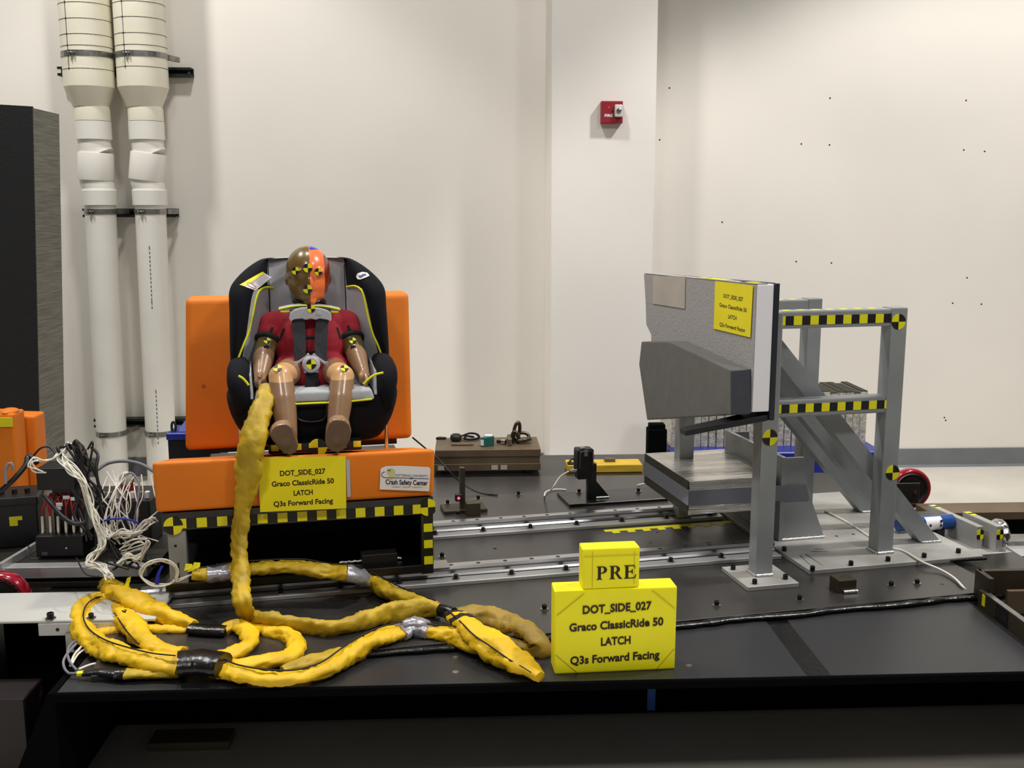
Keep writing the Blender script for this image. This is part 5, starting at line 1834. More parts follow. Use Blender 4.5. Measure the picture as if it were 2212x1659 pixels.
# ================================================================== yellow cable sleeves
def crumple(seed, amp=0.16, seg=20):
    def fn(i, k):
        a = 2 * pi * k / seg
        ca, sa = cos(a), sin(a)
        ph = 2.5 * noise.noise((i * 0.05 + seed, 0.3, 7.1))
        s = 0.14 * cos(2 * (a - ph))
        n1 = noise.noise((i * 0.15 + seed, ca * 0.8, sa * 0.8))
        n2 = noise.noise((i * 0.34 + seed * 3 + ca * 1.3, ca * 1.4, sa * 1.4 + i * 0.05))
        s += amp * 1.1 * n1 + amp * 1.5 * (0.32 - abs(n2) * 1.5)
        n3 = noise.noise((i * 0.8 + seed * 5, ca * 2.2, sa * 2.2))
        s += amp * 0.5 * (0.25 - abs(n3) * 1.3)
        return 1 + s
    return fn


def s3(x, y, how, val, wpx):
    """sleeve key point: pixel, 'z' height or 'w' depth, width in pixels -> (u, w, z, radius)"""
    p = RZ(x, y, val) if how == 'z' else RW(x, y, val)
    dep = p.y * cos(YR) + p.x * sin(YR)
    return (p.x, p.y, p.z, wpx / 2 * dep / FPX)


def sleeve(lab, keys, m=SLEEVE, seed=1.0, seam=None, amp=0.27, flat=0.74, cat='cable sleeve'):
    pts = smooth_path([s3(*k) for k in keys], 0.007)
    t = T('cable_sleeve', lab, cat, pts[0][:3], YR, 'yellow fabric cable sleeves')
    fn = crumple(seed, amp)
    t.fn = fn
    t.flat = flat
    sl = t.part('fabric', G().tube([p[:3] for p in pts], [p[3] * 1.2 for p in pts], 20, flat=flat, fn=fn), m)
    if seam is not None:
        sp = []
        n = len(pts)
        for i in range(2, n - 2):
            P_, Q_ = Vector(pts[i][:3]), Vector(pts[min(i + 1, n - 1)][:3])
            dd = (Q_ - P_)
            if dd.length < 1e-6:
                continue
            dd.normalize()
            view = Vector((0, 0, 1)) * 0.75 + Vector((0.0, -0.75, 0))
            view = (view - dd * view.dot(dd)).normalized()
            sd = dd.cross(view)
            off = (view * cos(seam) + sd * sin(seam))
            sp.append(P_ + off * pts[i][3] * 1.16 * fn(i, 0) ** 0)
        if len(sp) > 3:
            t.part('zip_seam', G().tube(sp, 0.0019, 6), SEAM, under=sl)
    return t, pts


def wrap(t, pts, i0, i1, m, nm='tape_wrap', grow=1.2, seed=0.0, amp=0.06):
    n = len(pts)
    a, b_ = int(i0 * (n - 1)), max(int(i1 * (n - 1)), int(i0 * (n - 1)) + 3)
    seg = pts[a:b_ + 1]
    return t.part(nm, G().tube([p[:3] for p in seg], [p[3] * 1.2 * max(1.05, grow / 1.2) for p in seg], 20, flat=t.flat, fn=lambda i, k: t.fn(i + a, k) + amp * 0.5 * (1 + noise.noise((i * 0.8 + seed, k * 0.7, 1)))), m)


zd = ZD + 0.002
zp = ZP
# hanging sleeve
t, pts = sleeve('dirty yellow sleeve hanging from the child seat over the orange cushion', [
    (577, 836, 'w', 2.80, 24), (572, 862, 'w', 2.755, 30), (561, 890, 'w', 2.72, 36), (552, 925, 'w', 2.69, 42), (545, 965, 'w', 2.672, 44), (538, 1010, 'w', 2.67, 44), (532, 1050, 'w', 2.672, 38),
    (524, 1085, 'w', 2.682, 28), (520, 1120, 'w', 2.68, 30), (518, 1180, 'w', 2.66, 32), (520, 1250, 'w', 2.60, 32), (524, 1300, 'w', 2.52, 31), (540, 1333, 'z', zp + 0.02, 34), (585, 1342, 'z', zp + 0.02, 38), (650, 1350, 'z', zp + 0.019, 36), (720, 1357, 'z', zp + 0.019, 34),
    (780, 1343, 'z', zp + 0.02, 40), (840, 1325, 'z', zp + 0.022, 42), (900, 1315, 'z', zp + 0.024, 38), (950, 1318, 'z', zp + 0.02, 26)], SLEEVE2, 2.0)
# sleeve along the bench
t, pts = sleeve('dirty yellow sleeve lying along the bottom beam of the bench', [
    (415, 1240, 'w', 2.66, 26), (455, 1240, 'w', 2.66, 30), (500, 1232, 'w', 2.67, 32), (560, 1228, 'w', 2.675, 32), (620, 1224, 'w', 2.68, 30), (660, 1226, 'w', 2.675, 32), (710, 1236, 'w', 2.66, 34), (760, 1240, 'w', 2.645, 36), (800, 1256, 'z', zp + 0.03, 36), (850, 1283, 'z', zp + 0.026, 36), (900, 1302, 'z', zp + 0.025, 34), (945, 1313, 'z', zp + 0.024, 26)], SLEEVE2, 5.0, seam=-0.9)
wrap(t, pts, 0.05, 0.12, DUCT, grow=1.35, amp=0.15)
wrap(t, pts, 0.5, 0.58, DUCT, grow=1.35, amp=0.2)
# brown far loop right
t, pts = sleeve('brownish yellow sleeve doubled back beside the large yellow box', [
    (985, 1322, 'z', zp + 0.02, 26), (1030, 1326, 'z', zp + 0.024, 36), (1080, 1338, 'z', zp + 0.026, 44), (1125, 1356, 'z', zp + 0.026, 46), (1158, 1378, 'z', zp + 0.022, 46), (1168, 1400, 'z', zp + 0.006, 40), (1140, 1402, 'z', zp - 0.002, 30), (1100, 1388, 'z', zp - 0.002, 26), (1060, 1376, 'z', zp + 0.002, 22)], SLEEVE3, 8.0)
# front long sleeve
t, pts = sleeve('bright yellow sleeve curving along the front edge of the sled', [
    (470, 1440, 'z', zd + 0.022, 40), (510, 1455, 'z', zd + 0.02, 38), (570, 1464, 'z', zd + 0.02, 36), (640, 1464, 'z', zd + 0.02, 34), (700, 1448, 'z', zd + 0.02, 38), (750, 1418, 'z', zd + 0.022, 44), (800, 1388, 'z', zd + 0.024, 46), (850, 1370, 'z', zd + 0.026, 44), (890, 1362, 'z', zd + 0.024, 36), (940, 1368, 'z', zd + 0.022, 34), (985, 1376, 'z', zd + 0.022, 40), (1030, 1396, 'z', zd + 0.02, 34), (1065, 1410, 'z', zd + 0.014, 24)], SLEEVE, 11.0, seam=-0.75)
wrap(t, pts, 0.66, 0.76, DUCT, grow=1.3, amp=0.3)
g = G()
p = Vector(pts[int(len(pts) * 0.71)][:3])
g.ell(p + Vector((0, 0, 0.012)), (0.04, 0.026, 0.022), seg=16, rings=10)
for v in g.bm.verts:
    v.co += Vector((noise.noise(v.co * 60), noise.noise(v.co * 60 + Vector((5, 0, 0))), noise.noise(v.co * 60 + Vector((0, 9, 0))))) * 0.008
t.part('crumpled_tape', g, DUCT)
# thick end right
t, pts = sleeve('thick bright yellow sleeve end pointing at the large yellow box', [
    (975, 1325, 'z', zp + 0.024, 26), (1000, 1345, 'z', zp + 0.028, 44), (1035, 1375, 'z', zp + 0.026, 58), (1075, 1402, 'z', zp + 0.02, 62), (1115, 1430, 'z', zd + 0.024, 56), (1145, 1448, 'z', zd + 0.02, 44), (1166, 1462, 'z', zd + 0.014, 30)], SLEEVE, 14.0, seam=0.6, amp=0.22)
wrap(t, pts, 0.02, 0.1, SEAM, 'velcro_tie', grow=1.25)
wrap(t, pts, 0.16, 0.2, SEAM, 'velcro_tie', grow=1.25)
pq = [s3(952, 1318, 'z', zp + 0.024, 30), s3(966, 1321, 'z', zp + 0.026, 32), s3(980, 1326, 'z', zp + 0.026, 30)]
t.part('tape_wrap', G().tube([p[:3] for p in smooth_path(pq, 0.005)], [p[3] for p in smooth_path(pq, 0.005)], 14), TAPEBLK)
# left coils
t, pts = sleeve('yellow sleeve arching down from the white cable bundle', [
    (232, 1262, 'z', zd + 0.045, 38), (262, 1282, 'z', zd + 0.05, 42), (300, 1302, 'z', zd + 0.045, 42), (340, 1322, 'z', zd + 0.04, 40), (380, 1338, 'z', zd + 0.032, 34), (420, 1352, 'z', zd + 0.026, 26)], SLEEVE, 17.0)
t, pts = sleeve('yellow sleeve making the wide outer loop at the left', [
    (282, 1296, 'z', zd + 0.035, 34), (240, 1290, 'z', zd + 0.035, 38), (205, 1297, 'z', zd + 0.034, 40), (180, 1318, 'z', zd + 0.032, 38), (174, 1348, 'z', zd + 0.028, 36), (190, 1378, 'z', zd + 0.026, 38), (225, 1402, 'z', zd + 0.026, 42), (275, 1420, 'z', zd + 0.026, 46), (330, 1433, 'z', zd + 0.026, 48), (392, 1438, 'z', zd + 0.026, 46)], SLEEVE, 20.0, seam=-0.55)
t, pts = sleeve('yellow sleeve slanting through the middle of the left loop', [
    (252, 1308, 'z', zd + 0.03, 24), (272, 1335, 'z', zd + 0.035, 38), (296, 1368, 'z', zd + 0.036, 40), (325, 1395, 'z', zd + 0.034, 40), (360, 1408, 'z', zd + 0.034, 38), (395, 1414, 'z', zd + 0.032, 36)], SLEEVE, 23.0, seam=0.8)
t, pts = sleeve('narrow yellow sleeve low inside the left loop', [
    (210, 1368, 'z', zd + 0.012, 22), (250, 1362, 'z', zd + 0.014, 26), (300, 1357, 'z', zd + 0.014, 26), (350, 1362, 'z', zd + 0.014, 26), (418, 1362, 'z', zd + 0.014, 26)], SLEEVE, 26.0)
t, pts = sleeve('short flattened yellow sleeve under the left loop', [
    (250, 1458, 'z', zd + 0.012, 26), (290, 1457, 'z', zd + 0.013, 26), (340, 1457, 'z', zd + 0.013, 22), (392, 1455, 'z', zd + 0.013, 18)], SLEEVE2, 29.0)
wrap(t, pts, 0.0, 0.04, TAPEBLK)
t2, pts2 = sleeve('short bent yellow sleeve between the two black taped joints', [
    (484, 1362, 'z', zd + 0.02, 30), (512, 1352, 'z', zd + 0.026, 34), (534, 1364, 'z', zd + 0.026, 34), (540, 1386, 'z', zd + 0.026, 34), (520, 1405, 'z', zd + 0.026, 36), (478, 1422, 'z', zd + 0.024, 34)], SLEEVE, 32.0)
t, pts = sleeve('yellow sleeve looping back under the hanging sleeve', [
    (545, 1350, 'z', zd + 0.016, 26), (585, 1364, 'z', zd + 0.018, 32), (622, 1372, 'z', zd + 0.022, 32), (640, 1388, 'z', zd + 0.024, 32), (636, 1408, 'z', zd + 0.022, 32), (605, 1422, 'z', zd + 0.022, 34), (560, 1430, 'z', zd + 0.02, 34), (520, 1436, 'z', zd + 0.018, 30), (476, 1436, 'z', zd + 0.018, 28)], SLEEVE, 35.0)
t, pts = sleeve('pale yellow sleeve tucked behind the front sleeve', [
    (610, 1448, 'z', zd + 0.014, 22), (650, 1434, 'z', zd + 0.016, 28), (700, 1420, 'z', zd + 0.016, 28), (750, 1404, 'z', zd + 0.014, 22)], SLEEVE2, 38.0)


def taped(lab, keys, n=10, amp=0.08, flat=0.6):
    pts = smooth_path([s3(*k) for k in keys], 0.006)
    return single('tape_wrap', G().tube([p[:3] for p in pts], [p[3] for p in pts], 18, flat=flat, fn=lambda i, k: 1 + amp * noise.noise((i * 0.5 + keys[0][0], k * 0.6, 2))), TAPEBLK, lab, 'tape', group='black tape joints on the sleeves')


taped('wide glossy black tape joint around the front sleeves', [(384, 1434, 'z', zd + 0.036, 84), (430, 1430, 'z', zd + 0.036, 86), (482, 1436, 'z', zd + 0.036, 82)])
taped('narrow black tape joint behind the wide one', [(412, 1358, 'z', zd + 0.024, 42), (450, 1362, 'z', zd + 0.024, 40), (489, 1363, 'z', zd + 0.024, 42)])
taped('flat black taped sleeve end with loose white wires', [(180, 1455, 'z', zd + 0.011, 22), (215, 1452, 'z', zd + 0.014, 30), (256, 1456, 'z', zd + 0.014, 32)], flat=0.5)
p = RZ(173, 1455, zd + 0.012)
single('yellow_tab', G().box(p.x - 0.007, p.x + 0.008, p.y - 0.007, p.y + 0.007, p.z - 0.004, p.z + 0.004, 0.001), YEL, 'tiny yellow tab at the taped sleeve end', 'tab')
g = G()
for (x, y, h) in ((268, 1270, 0.06), (271, 1260, 0.066)):
    p = RZ(x, y, zd + h)
    g.prism([p, p + Vector((0.012, 0, 0.002)), p + Vector((0.014, 0.004, 0.016)), p + Vector((0.004, 0.004, 0.012))], (0, 0.002, 0))
single('yellow_tie_end', g, YEL, 'bright yellow tie end above the left sleeve loop', 'tie')
g = G()
p = RW(412, 1232, 2.65)
for dx, dz in ((0, 0), (0.012, 0.006), (-0.008, 0.004)):
    g.prism([p + Vector((dx - 0.008, 0, dz - 0.004)), p + Vector((dx + 0.01, 0, dz)), p + Vector((dx + 0.012, 0.004, dz + 0.01)), p + Vector((dx - 0.004, 0.004, dz + 0.012))], (0, 0.003, 0))
single('yellow_ribbon', g, YEL, 'bright yellow ribbon at the left end of the bench sleeve', 'ribbon')


# ================================================================== electronics at the left
def cable(keys, r=0.0022, m=CABW, lab='', group='white sensor cables', jit=0.0, rn=None, name='sensor_cable'):
    pts = []
    for (x, y, how, v) in keys:
        p = RZ(x, y, v) if how == 'z' else RW(x, y, v)
        if rn:
            p = p + Vector((rn.uniform(-jit, jit), rn.uniform(-jit, jit), rn.uniform(-jit, jit) * 0.7))
        pts.append(tuple(p))
    return single(name, G().tube(smooth_path(pts, 0.007), r, 6), m, lab, 'cable', group=group)


rn = random.Random(5)
LB = -0.55       # u of the equipment shelf centre
t = T('equipment_frame', 'grey aluminium equipment frame at the left of the bench', 'frame', tuple(BZ(120, 1240, 0.3)), YB)
e0, e1 = BZ(-120, 1226, 0.385), BZ(345, 1226, 0.385)
t.part('front_rail', G().box(e0.x, e1.x - 0.04, e0.y - 0.01, e0.y + 0.03, 0.352, 0.385, 0.002), ALU)
t.part('shelf_plate', G().box(e0.x, e1.x - 0.02, e0.y + 0.03, 3.7, 0.372, 0.38, 0.001), DKIRON)
t.part('lower_channel', G().box(e0.x, e1.x - 0.06, e0.y - 0.0, e0.y + 0.05, 0.322, 0.338, 0.002), DKIRON)
t.part('support', G().box(e0.x + 0.1, e0.x + 0.16, e0.y + 0.1, 3.5, 0.0, 0.372), BLACKST)
t.part('support', G().box(e1.x - 0.14, e1.x - 0.1, e0.y + 0.1, 3.5, 0.32, 0.372), BLACKST)
a, b_ = BZ(0, 1230, 0.385), BZ(58, 1202, 0.385)
t.part('angle_bar', G().bar((a.x, a.y, 0.386), (b_.x, b_.y + 0.12, 0.386), 0.03, 0.012), ALU)

t = T('side_plate', 'silver aluminium plate with bolts left of the sleeves', 'plate', tuple(BZ(100, 1330, 0.3)), YB)
s0, s1 = BZ(-60, 1282, 0.362), BZ(375, 1282, 0.362)
w1 = BZ(100, 1336, 0.362).y
t.part('top_flange', G().box(s0.x - 0.1, s1.x, w1 - 0.012, s0.y, 0.354, 0.362, 0.002), BRIGHTPL)
fc = t.part('front_flange', G().box(BZ(77, 1345, 0.362).x, s1.x - 0.02, w1 - 0.014, w1 - 0.006, 0.322, 0.3538, 0.001), BRIGHTPL)
t.part('support_web', G().box(s0.x - 0.1, -1.16, w1 + 0.05, s0.y - 0.05, 0.0, 0.354), BLACKST)
for x, y in ((108, 1338), (196, 1337), (268, 1330)):
    q = BZ(x, y, 0.362)
    t.inst('cap_screw', bolt_mesh(0.0085, 0.014, 0.013) if x == 108 else BOLTW, (q.x, q.y + 0.004, 0.362))
for x in (125, 156):
    q = BW(x, 1372, w1 - 0.0145)
    t.part('bolt_hole', G().lathe([(0.0048, 0), (0.004, 0.0006)], (q.x, w1 - 0.0141, 0.338), (0, -1, 0), 12), BLK, under=fc)
a = BZ(110, 1412, 0.322)
single('small_bracket', G().box(a.x - 0.004, a.x + 0.016, w1 - 0.02, w1 - 0.015, 0.28, 0.33, 0.001).box(a.x + 0.016, a.x + 0.07, w1 - 0.02, w1 - 0.015, 0.28, 0.286, 0.001), GALV, 'small pale bracket under the silver side plate', 'bracket', YB)
single('maroon_panel', G().box(-2.2, -1.04, 2.36, 2.47, 0.0, 0.22, 0.003), MAROON, 'dark maroon beam left of the sled', 'beam', YB)
# left caster
c = BW(6, 1292, 2.75)
t = T('caster_wheel', 'red rubber caster wheel at the left edge above the silver plate', 'wheel', (c.x, 2.75, 0.3), YB)
t.part('tread', G().tube([(c.x + 0.064 * cos(a), c.y, c.z + 0.064 * sin(a)) for a in [2 * pi * k / 40 for k in range(40)]], 0.0115, 14, closed=True, flat=2.1), REDPU)
t.part('hub', G().lathe([(0.058, -0.02), (0.058, -0.027), (0.052, -0.02), (0.0, -0.016)], c, (0, 1, 0), 28), DKIRON)

# black recorder boxes
def rbox(name, lab, px0, px1, w, dep, extra=None, m=PLASBLK, yaw=YB, bev=0.004, zfloor=None, group=None):
    a, b_ = RW(px0[0], px0[1], w, yaw), RW(px1[0], px1[1], w, yaw)
    t = T(name, lab, 'recorder', (a.x, w, min(a.z, b_.z)), yaw)
    z0 = a.z if zfloor is None else zfloor
    t.part('case', G().box(a.x, b_.x, w, w + dep, z0, b_.z, bev, 2), m)
    return t, Vector((a.x, w, z0)), Vector((b_.x, w + dep, b_.z))


t, a, b_ = rbox('data_recorder', 'small black recorder box with red wire plugs', (80, 1222), (178, 1158), 2.9, 0.1, zfloor=0.3855)
for k in range(6):
    x = a.x + 0.012 + (b_.x - a.x - 0.024) * k / 5
    t.part('plug', G().cyl((x, a.y + 0.03, b_.z - 0.004), (x, a.y + 0.035, b_.z + 0.05), 0.0055, seg=10), CHROME)
    for j in range(2):
        xx = x + rn.uniform(-0.006, 0.006)
        tt = T.part(t, 'red_lead', G().tube(smooth_path([(x, a.y + 0.035, b_.z + 0.048), (xx, a.y + 0.04, b_.z + 0.075), (xx + rn.uniform(-0.02, 0.03), a.y + 0.06, b_.z + 0.11)], 0.008), 0.0028, 6), CABR)
for k, (x, y) in enumerate(((143, 1075), (160, 1078), (125, 1098), (128, 1090))):
    q = BW(x, y, 2.885)
    t.part('cable_tag', G().box(q.x - 0.009, q.x + 0.009, 2.884, 2.886, q.z - 0.004, q.z + 0.005), WHITEP)
t.part('status_lamp', G().lathe([(0.003, 0), (0.002, 0.001)], (a.x + 0.085, a.y - 0.0003, b_.z - 0.035), (0, -1, 0), 8), WHITEP)
t.part('maker_plate', G().box(a.x + 0.016, a.x + 0.032, a.y - 0.0008, a.y, a.z + 0.006, a.z + 0.016), GREYINK)

t, a, b_ = rbox('battery_box', 'large black battery box with yellow warning label', (-60, 1222), (70, 1085), 2.98, 0.14, zfloor=0.3805)
t.o.rotation_euler = (0, 0, YB + radians(14))
for x0, x1, z0, z1 in ((0.108, 0.143, 0.052, 0.064), (0.108, 0.13, 0.036, 0.052)):
    t.part('warning_label', G().box(a.x + x0, a.x + x1, a.y - 0.0008, a.y, a.z + z0 + 0.03, a.z + z1 + 0.03), YEL)
t.part('lid', G().box(a.x - 0.004, b_.x + 0.004, a.y - 0.004, b_.y + 0.004, b_.z - 0.02, b_.z + 0.006, 0.006, 2), PLASBLK)
for k in range(4):
    t.part('terminal', G().cyl((a.x + 0.05 + 0.035 * k, a.y + 0.05, b_.z + 0.005), (a.x + 0.05 + 0.035 * k, a.y + 0.05, b_.z + 0.02), 0.008, seg=10), DKIRON)

t, a, b_ = rbox('connector_box', 'black multi-pin connector box above the red plugs', (80, 1060), (166, 1012), 2.93, 0.1)
t.part('riser', G().box(a.x + 0.03, b_.x - 0.02, a.y + 0.03, b_.y - 0.01, 0.381, a.z), PLASBLK)
bt = smooth_path([(b_.x - 0.012, a.y + 0.03, b_.z - 0.02), (b_.x + 0.004, a.y + 0.03, b_.z + 0.02), (b_.x - 0.002, a.y + 0.035, b_.z + 0.05), (b_.x - 0.018, a.y + 0.04, b_.z + 0.068)], 0.006)
t.part('cable_boot', G().tube(bt, [0.022 - 0.012 * k / len(bt) for k in range(len(bt))], 12, fn=lambda i, k: 1 + 0.35 * noise.noise((i * 0.7, k * 0.9, 3))), TAPEBLK)
t, a, b_ = rbox('sensor_hub', 'black sensor hub box beside the bench with clear plugs', (208, 1135), (322, 1082), 3.0, 0.12, zfloor=0.3805)
for k in range(7):
    x = a.x + 0.012 + (b_.x - a.x - 0.024) * k / 6
    t.part('plug', G().box(x - 0.007, x + 0.007, a.y + 0.02, a.y + 0.035, b_.z, b_.z + 0.022, 0.002), GALV if k % 2 else WHITEP)
t.part('red_plug', G().box(a.x + 0.06, a.x + 0.1, a.y + 0.04, a.y + 0.06, b_.z, b_.z + 0.055, 0.006, 2), CABR)
t.part('clear_plug', G().ell((a.x + 0.085, a.y + 0.03, b_.z + 0.06), (0.02, 0.012, 0.022)), CABW)

# folded orange covers behind the battery box
for (x0, x1, y0, w, lab) in ((-60, 26, 895, 3.45, 'orange foam cushion at the far left edge with yellow tape'), (22, 72, 900, 3.56, 'orange foam cushion standing beside the tall black block')):
    p0, p1 = BW(x0, 1050, w), BW(x1, y0, w)
    t = T('spare_cushion', lab, 'cushion', (p0.x, w, 0.38), YB, 'spare orange cushions at the left')
    t.part('cover', G().hexa([(p0.x, w, 0.3805), (p1.x, w, 0.3805), (p1.x, w + 0.09, 0.3805), (p0.x, w + 0.09, 0.3805), (p0.x, w + 0.01, p1.z + 0.004), (p1.x, w + 0.01, p1.z), (p1.x, w + 0.1, p1.z), (p0.x, w + 0.1, p1.z + 0.004)], 0.01, 3), ORANGE)
    if x0 < 0:
        q0, q1 = BW(-20, 923, w), BW(24, 903, w)
        t.part('yellow_tape', G().box(q0.x, q1.x, w + 0.003, w + 0.009, q0.z, q1.z), YEL)
        t.part('top_seam', G().ell((p1.x - 0.03, w + 0.05, p1.z), (0.03, 0.04, 0.012)), ORANGE)

# cable bundles
for k in range(12):
    cable([(150, 958, 'w', 2.98), (130, 985, 'w', 2.93), (158, 1015, 'w', 2.9), (178, 1045, 'w', 2.88), (192, 1080, 'w', 2.87), (203, 1115, 'w', 2.86), (216, 1150, 'w', 2.85), (222, 1180, 'w', 2.83), (200, 1203, 'w', 2.80), (190, 1220, 'w', 2.77), (218, 1224, 'w', 2.74), (236, 1246, 'w', 2.68)],
          0.0021, CABW, 'white cable in the thick bundle running into the left yellow sleeve', jit=0.011, rn=rn)
for k in range(7):
    x0 = 245 + rn.uniform(-20, 60)
    cable([(x0, 1020, 'w', 3.0), (252 + rn.uniform(-6, 20), 1060, 'w', 2.93), (244 + rn.uniform(-8, 30), 1100, 'w', 2.9), (236 + rn.uniform(-6, 50), 1135, 'w', 2.88), (262 + rn.uniform(-20, 20), 1158, 'w', 2.86), (300, 1150, 'w', 2.86)],
          0.0019, CABW, 'loose white cable looping over the sensor hub', jit=0.012, rn=rn)
for k in range(9):
    cable([(232, 1135 + k * 2, 'w', 2.87), (238, 1160, 'w', 2.85), (262, 1152 - k, 'w', 2.84), (290, 1150 + k, 'w', 2.84), (312 + rn.uniform(-5, 15), 1140 - k * 2, 'w', 2.85), (335, 1115 + k * 2, 'w', 2.86)],
          0.002, CABW, 'white cable coiled in the bunch left of the bench leg', jit=0.008, rn=rn)
for k in range(8):
    cable([(258, 1215 + k, 'w', 2.80), (275 + rn.uniform(-5, 10), 1205 - k, 'w', 2.80), (300, 1200 + k * 2, 'w', 2.80), (318, 1185 - k * 3, 'w', 2.81), (300 + rn.uniform(-10, 10), 1190 - k * 4, 'w', 2.82), (265, 1200 - k * 3, 'w', 2.83)],
          0.002, CABW, 'white cable in the lower tangle beside the bench leg', jit=0.008, rn=rn)
for k in range(3):
    keys = []
    for j in range(15):
        a = 0.6 + 2 * pi * j / 14
        keys.append((345 + (42 - k * 2) * cos(a), 1238 + (30 - k * 2.5) * sin(a), 'w', 2.655 + 0.003 * k))
    keys.append((420, 1240, 'w', 2.66))
    cable(keys, 0.0019, CABW, 'white cable coiled in a ring in front of the grey bench leg', jit=0.003, rn=rn)
for k in range(3):
    cable([(336 + k * 3, 1262, 'w', 2.655), (340 + k * 2, 1240, 'w', 2.655), (350 + k, 1222, 'w', 2.66)], 0.002, CABBL, 'blue wire inside the coiled ring of cable', group='blue wires', name='blue_wire')
cable([(225, 1125, 'w', 2.88), (250, 1120, 'w', 2.87), (275, 1122, 'w', 2.87), (298, 1130, 'w', 2.87), (305, 1140, 'w', 2.87)], 0.003, CABBL, 'blue wire arching over the white tangle', group='blue wires', name='blue_wire')
cable([(210, 1015, 'w', 3.05), (235, 1000, 'w', 3.1), (270, 996, 'w', 3.1), (305, 1003, 'w', 3.08), (335, 1020, 'w', 3.02)], 0.005, CABG, 'thick grey cable arching behind the sensor hub', group='grey cables', name='grey_cable')
cable([(262, 1040, 'w', 2.96), (256, 1065, 'w', 2.93), (270, 1110, 'w', 2.9), (285, 1140, 'w', 2.89), (297, 1090, 'w', 2.9), (300, 1045, 'w', 2.94), (285, 1022, 'w', 2.97), (268, 1028, 'w', 2.97)], 0.003, CABG, 'thin grey cable loop over the sensor hub', group='grey cables', name='grey_cable')
cable([(95, 1070, 'w', 2.92), (115, 1095, 'w', 2.89), (140, 1120, 'w', 2.86), (165, 1132, 'w', 2.85), (185, 1128, 'w', 2.85)], 0.006, CABB, 'black cable crossing the red plugs', group='black cables', name='black_cable')
cable([(0, 1062, 'w', 2.98), (30, 1035, 'w', 2.98), (55, 1005, 'w', 3.0), (62, 985, 'w', 3.02), (80, 1000, 'w', 3.0)], 0.008, CABB, 'thick black cable at the left edge above the battery box', group='black cables', name='black_cable')
cable([(72, 985, 'w', 3.05), (88, 968, 'w', 3.05), (105, 965, 'w', 3.05), (118, 978, 'w', 3.03), (125, 1000, 'w', 3.0)], 0.003, CABB, 'thin black cable arching above the connector box', group='black cables', name='black_cable')
for k in range(3):
    cable([(95, 1018, 'w', 2.915), (75, 1015, 'w', 2.915), (65, 1003, 'w', 2.91), (72, 992, 'w', 2.915), (90, 994, 'w', 2.92), (112, 990, 'w', 2.92), (130, 975, 'w', 2.93), (150, 962, 'w', 2.96)], 0.002, CABW, 'white cable looping left of the connector box', jit=0.007, rn=rn)
cable([(12, 1045, 'w', 2.97), (13, 1010, 'w', 2.98), (24, 1000, 'w', 2.98), (30, 1015, 'w', 2.98)], 0.004, CABG, 'grey lead plugged into the battery box', group='grey cables', name='grey_cable')
cable([(62, 1178, 'w', 2.93), (60, 1198, 'w', 2.9), (68, 1208, 'w', 2.89), (82, 1206, 'w', 2.89)], 0.002, CABB, 'thin black lead between the two black boxes', group='black cables', name='black_cable')
cable([(165, 1205, 'w', 2.86), (185, 1240, 'w', 2.7), (215, 1245, 'w', 2.67)], 0.002, CABB, 'thin black lead down to the left sleeve', group='black cables', name='black_cable')
for k in range(14):
    x0, y0 = rn.uniform(150, 200), rn.uniform(960, 1010)
    cable([(x0, y0, 'w', 2.97), (x0 + rn.uniform(-25, 25), y0 + rn.uniform(-20, 30), 'w', 2.94), (x0 + rn.uniform(-10, 40), y0 + 50, 'w', 2.93), (x0 + rn.uniform(0, 45), y0 + 90, 'w', 2.92), (x0 + rn.uniform(10, 60), y0 + 140, 'w', 2.9), (x0 + rn.uniform(20, 70), y0 + 190, 'w', 2.88)],
          rn.uniform(0.0022, 0.0045), CABB, 'black cable in the dark tangle right of the connector box', group='black tangled cables', name='black_cable', jit=0.01, rn=rn)
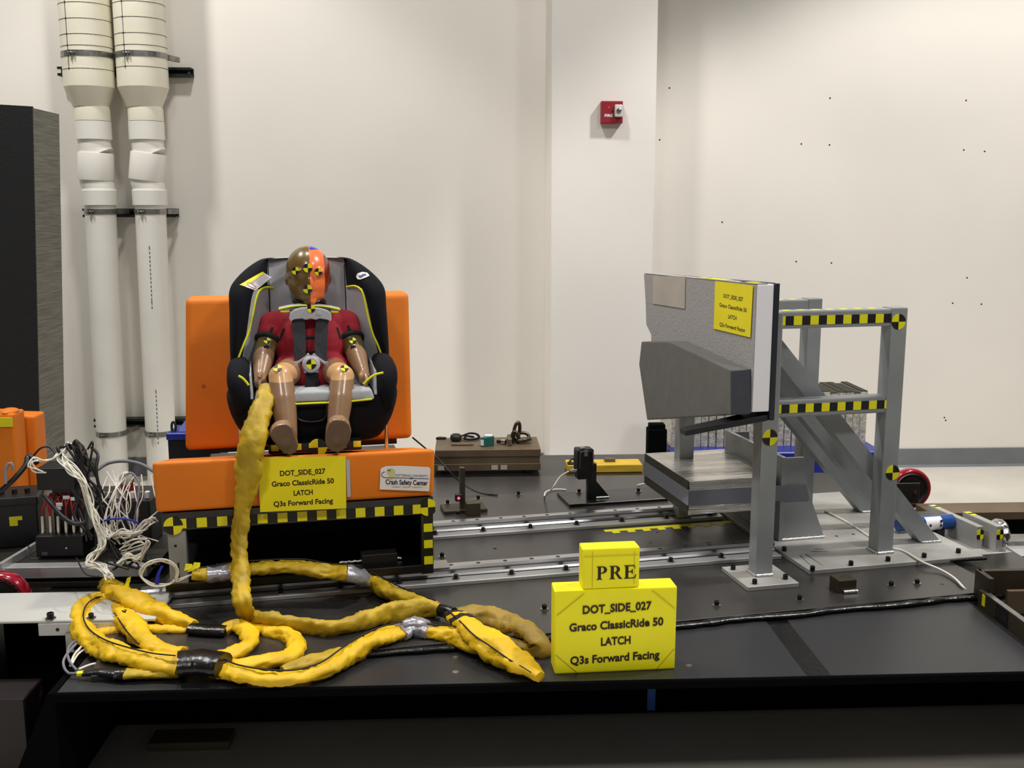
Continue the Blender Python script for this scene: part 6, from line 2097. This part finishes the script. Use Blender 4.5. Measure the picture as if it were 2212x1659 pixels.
for k in range(10):
    x0 = rn.uniform(225, 325)
    cable([(x0, rn.uniform(1015, 1060), 'w', 2.98), (x0 + rn.uniform(-15, 15), 1070, 'w', 2.93), (x0 + rn.uniform(-30, 20), 1105, 'w', 2.9), (x0 + rn.uniform(-40, 20), 1145, 'w', 2.88), (x0 + rn.uniform(-20, 30), 1175, 'w', 2.86)],
          0.0019, CABW, 'white cable hanging straight down the sensor hub', jit=0.008, rn=rn)
for k in range(8):
    x0 = rn.uniform(230, 310)
    cable([(x0, rn.uniform(1160, 1190), 'w', 2.86), (x0 + rn.uniform(-20, 20), 1200, 'w', 2.84), (x0 + rn.uniform(-10, 40), 1215, 'w', 2.82), (x0 + rn.uniform(0, 50), 1228, 'w', 2.78)],
          rn.uniform(0.002, 0.004), CABB, 'black cable under the white tangle beside the bench leg', group='black lower cables', name='black_cable', jit=0.01, rn=rn)
# wires at the taped sleeve end
cable([(168, 1453, 'z', zd + .012), (150, 1455, 'z', zd + .01), (138, 1440, 'z', zd + .01), (140, 1420, 'z', zd + .02), (165, 1390, 'z', zd + .03)], 0.0032, CABG, 'grey wire curling from the taped sleeve end', group='grey cables', name='grey_cable')
cable([(166, 1448, 'z', zd + .012), (150, 1428, 'z', zd + .018), (146, 1405, 'z', zd + .02), (158, 1388, 'z', zd + .02), (178, 1382, 'z', zd + .02)], 0.0032, CABG, 'grey wire crossing to the left loop', group='grey cables', name='grey_cable')
cable([(170, 1446, 'z', zd + .01), (195, 1436, 'z', zd + .01), (225, 1430, 'z', zd + .01), (245, 1424, 'z', zd + .012)], 0.0028, CABW, 'white wire running along the front of the left loop')
cable([(152, 1438, 'z', zd + .008), (160, 1415, 'z', zd + .012), (175, 1398, 'z', zd + .02), (188, 1386, 'z', zd + .02)], 0.003, CABW, 'white plugged wire behind the taped sleeve end')
cable([(156, 1434, 'z', zd + .008), (170, 1412, 'z', zd + .012), (195, 1396, 'z', zd + .02)], 0.0025, CABW, 'second white plugged wire behind the taped sleeve end')
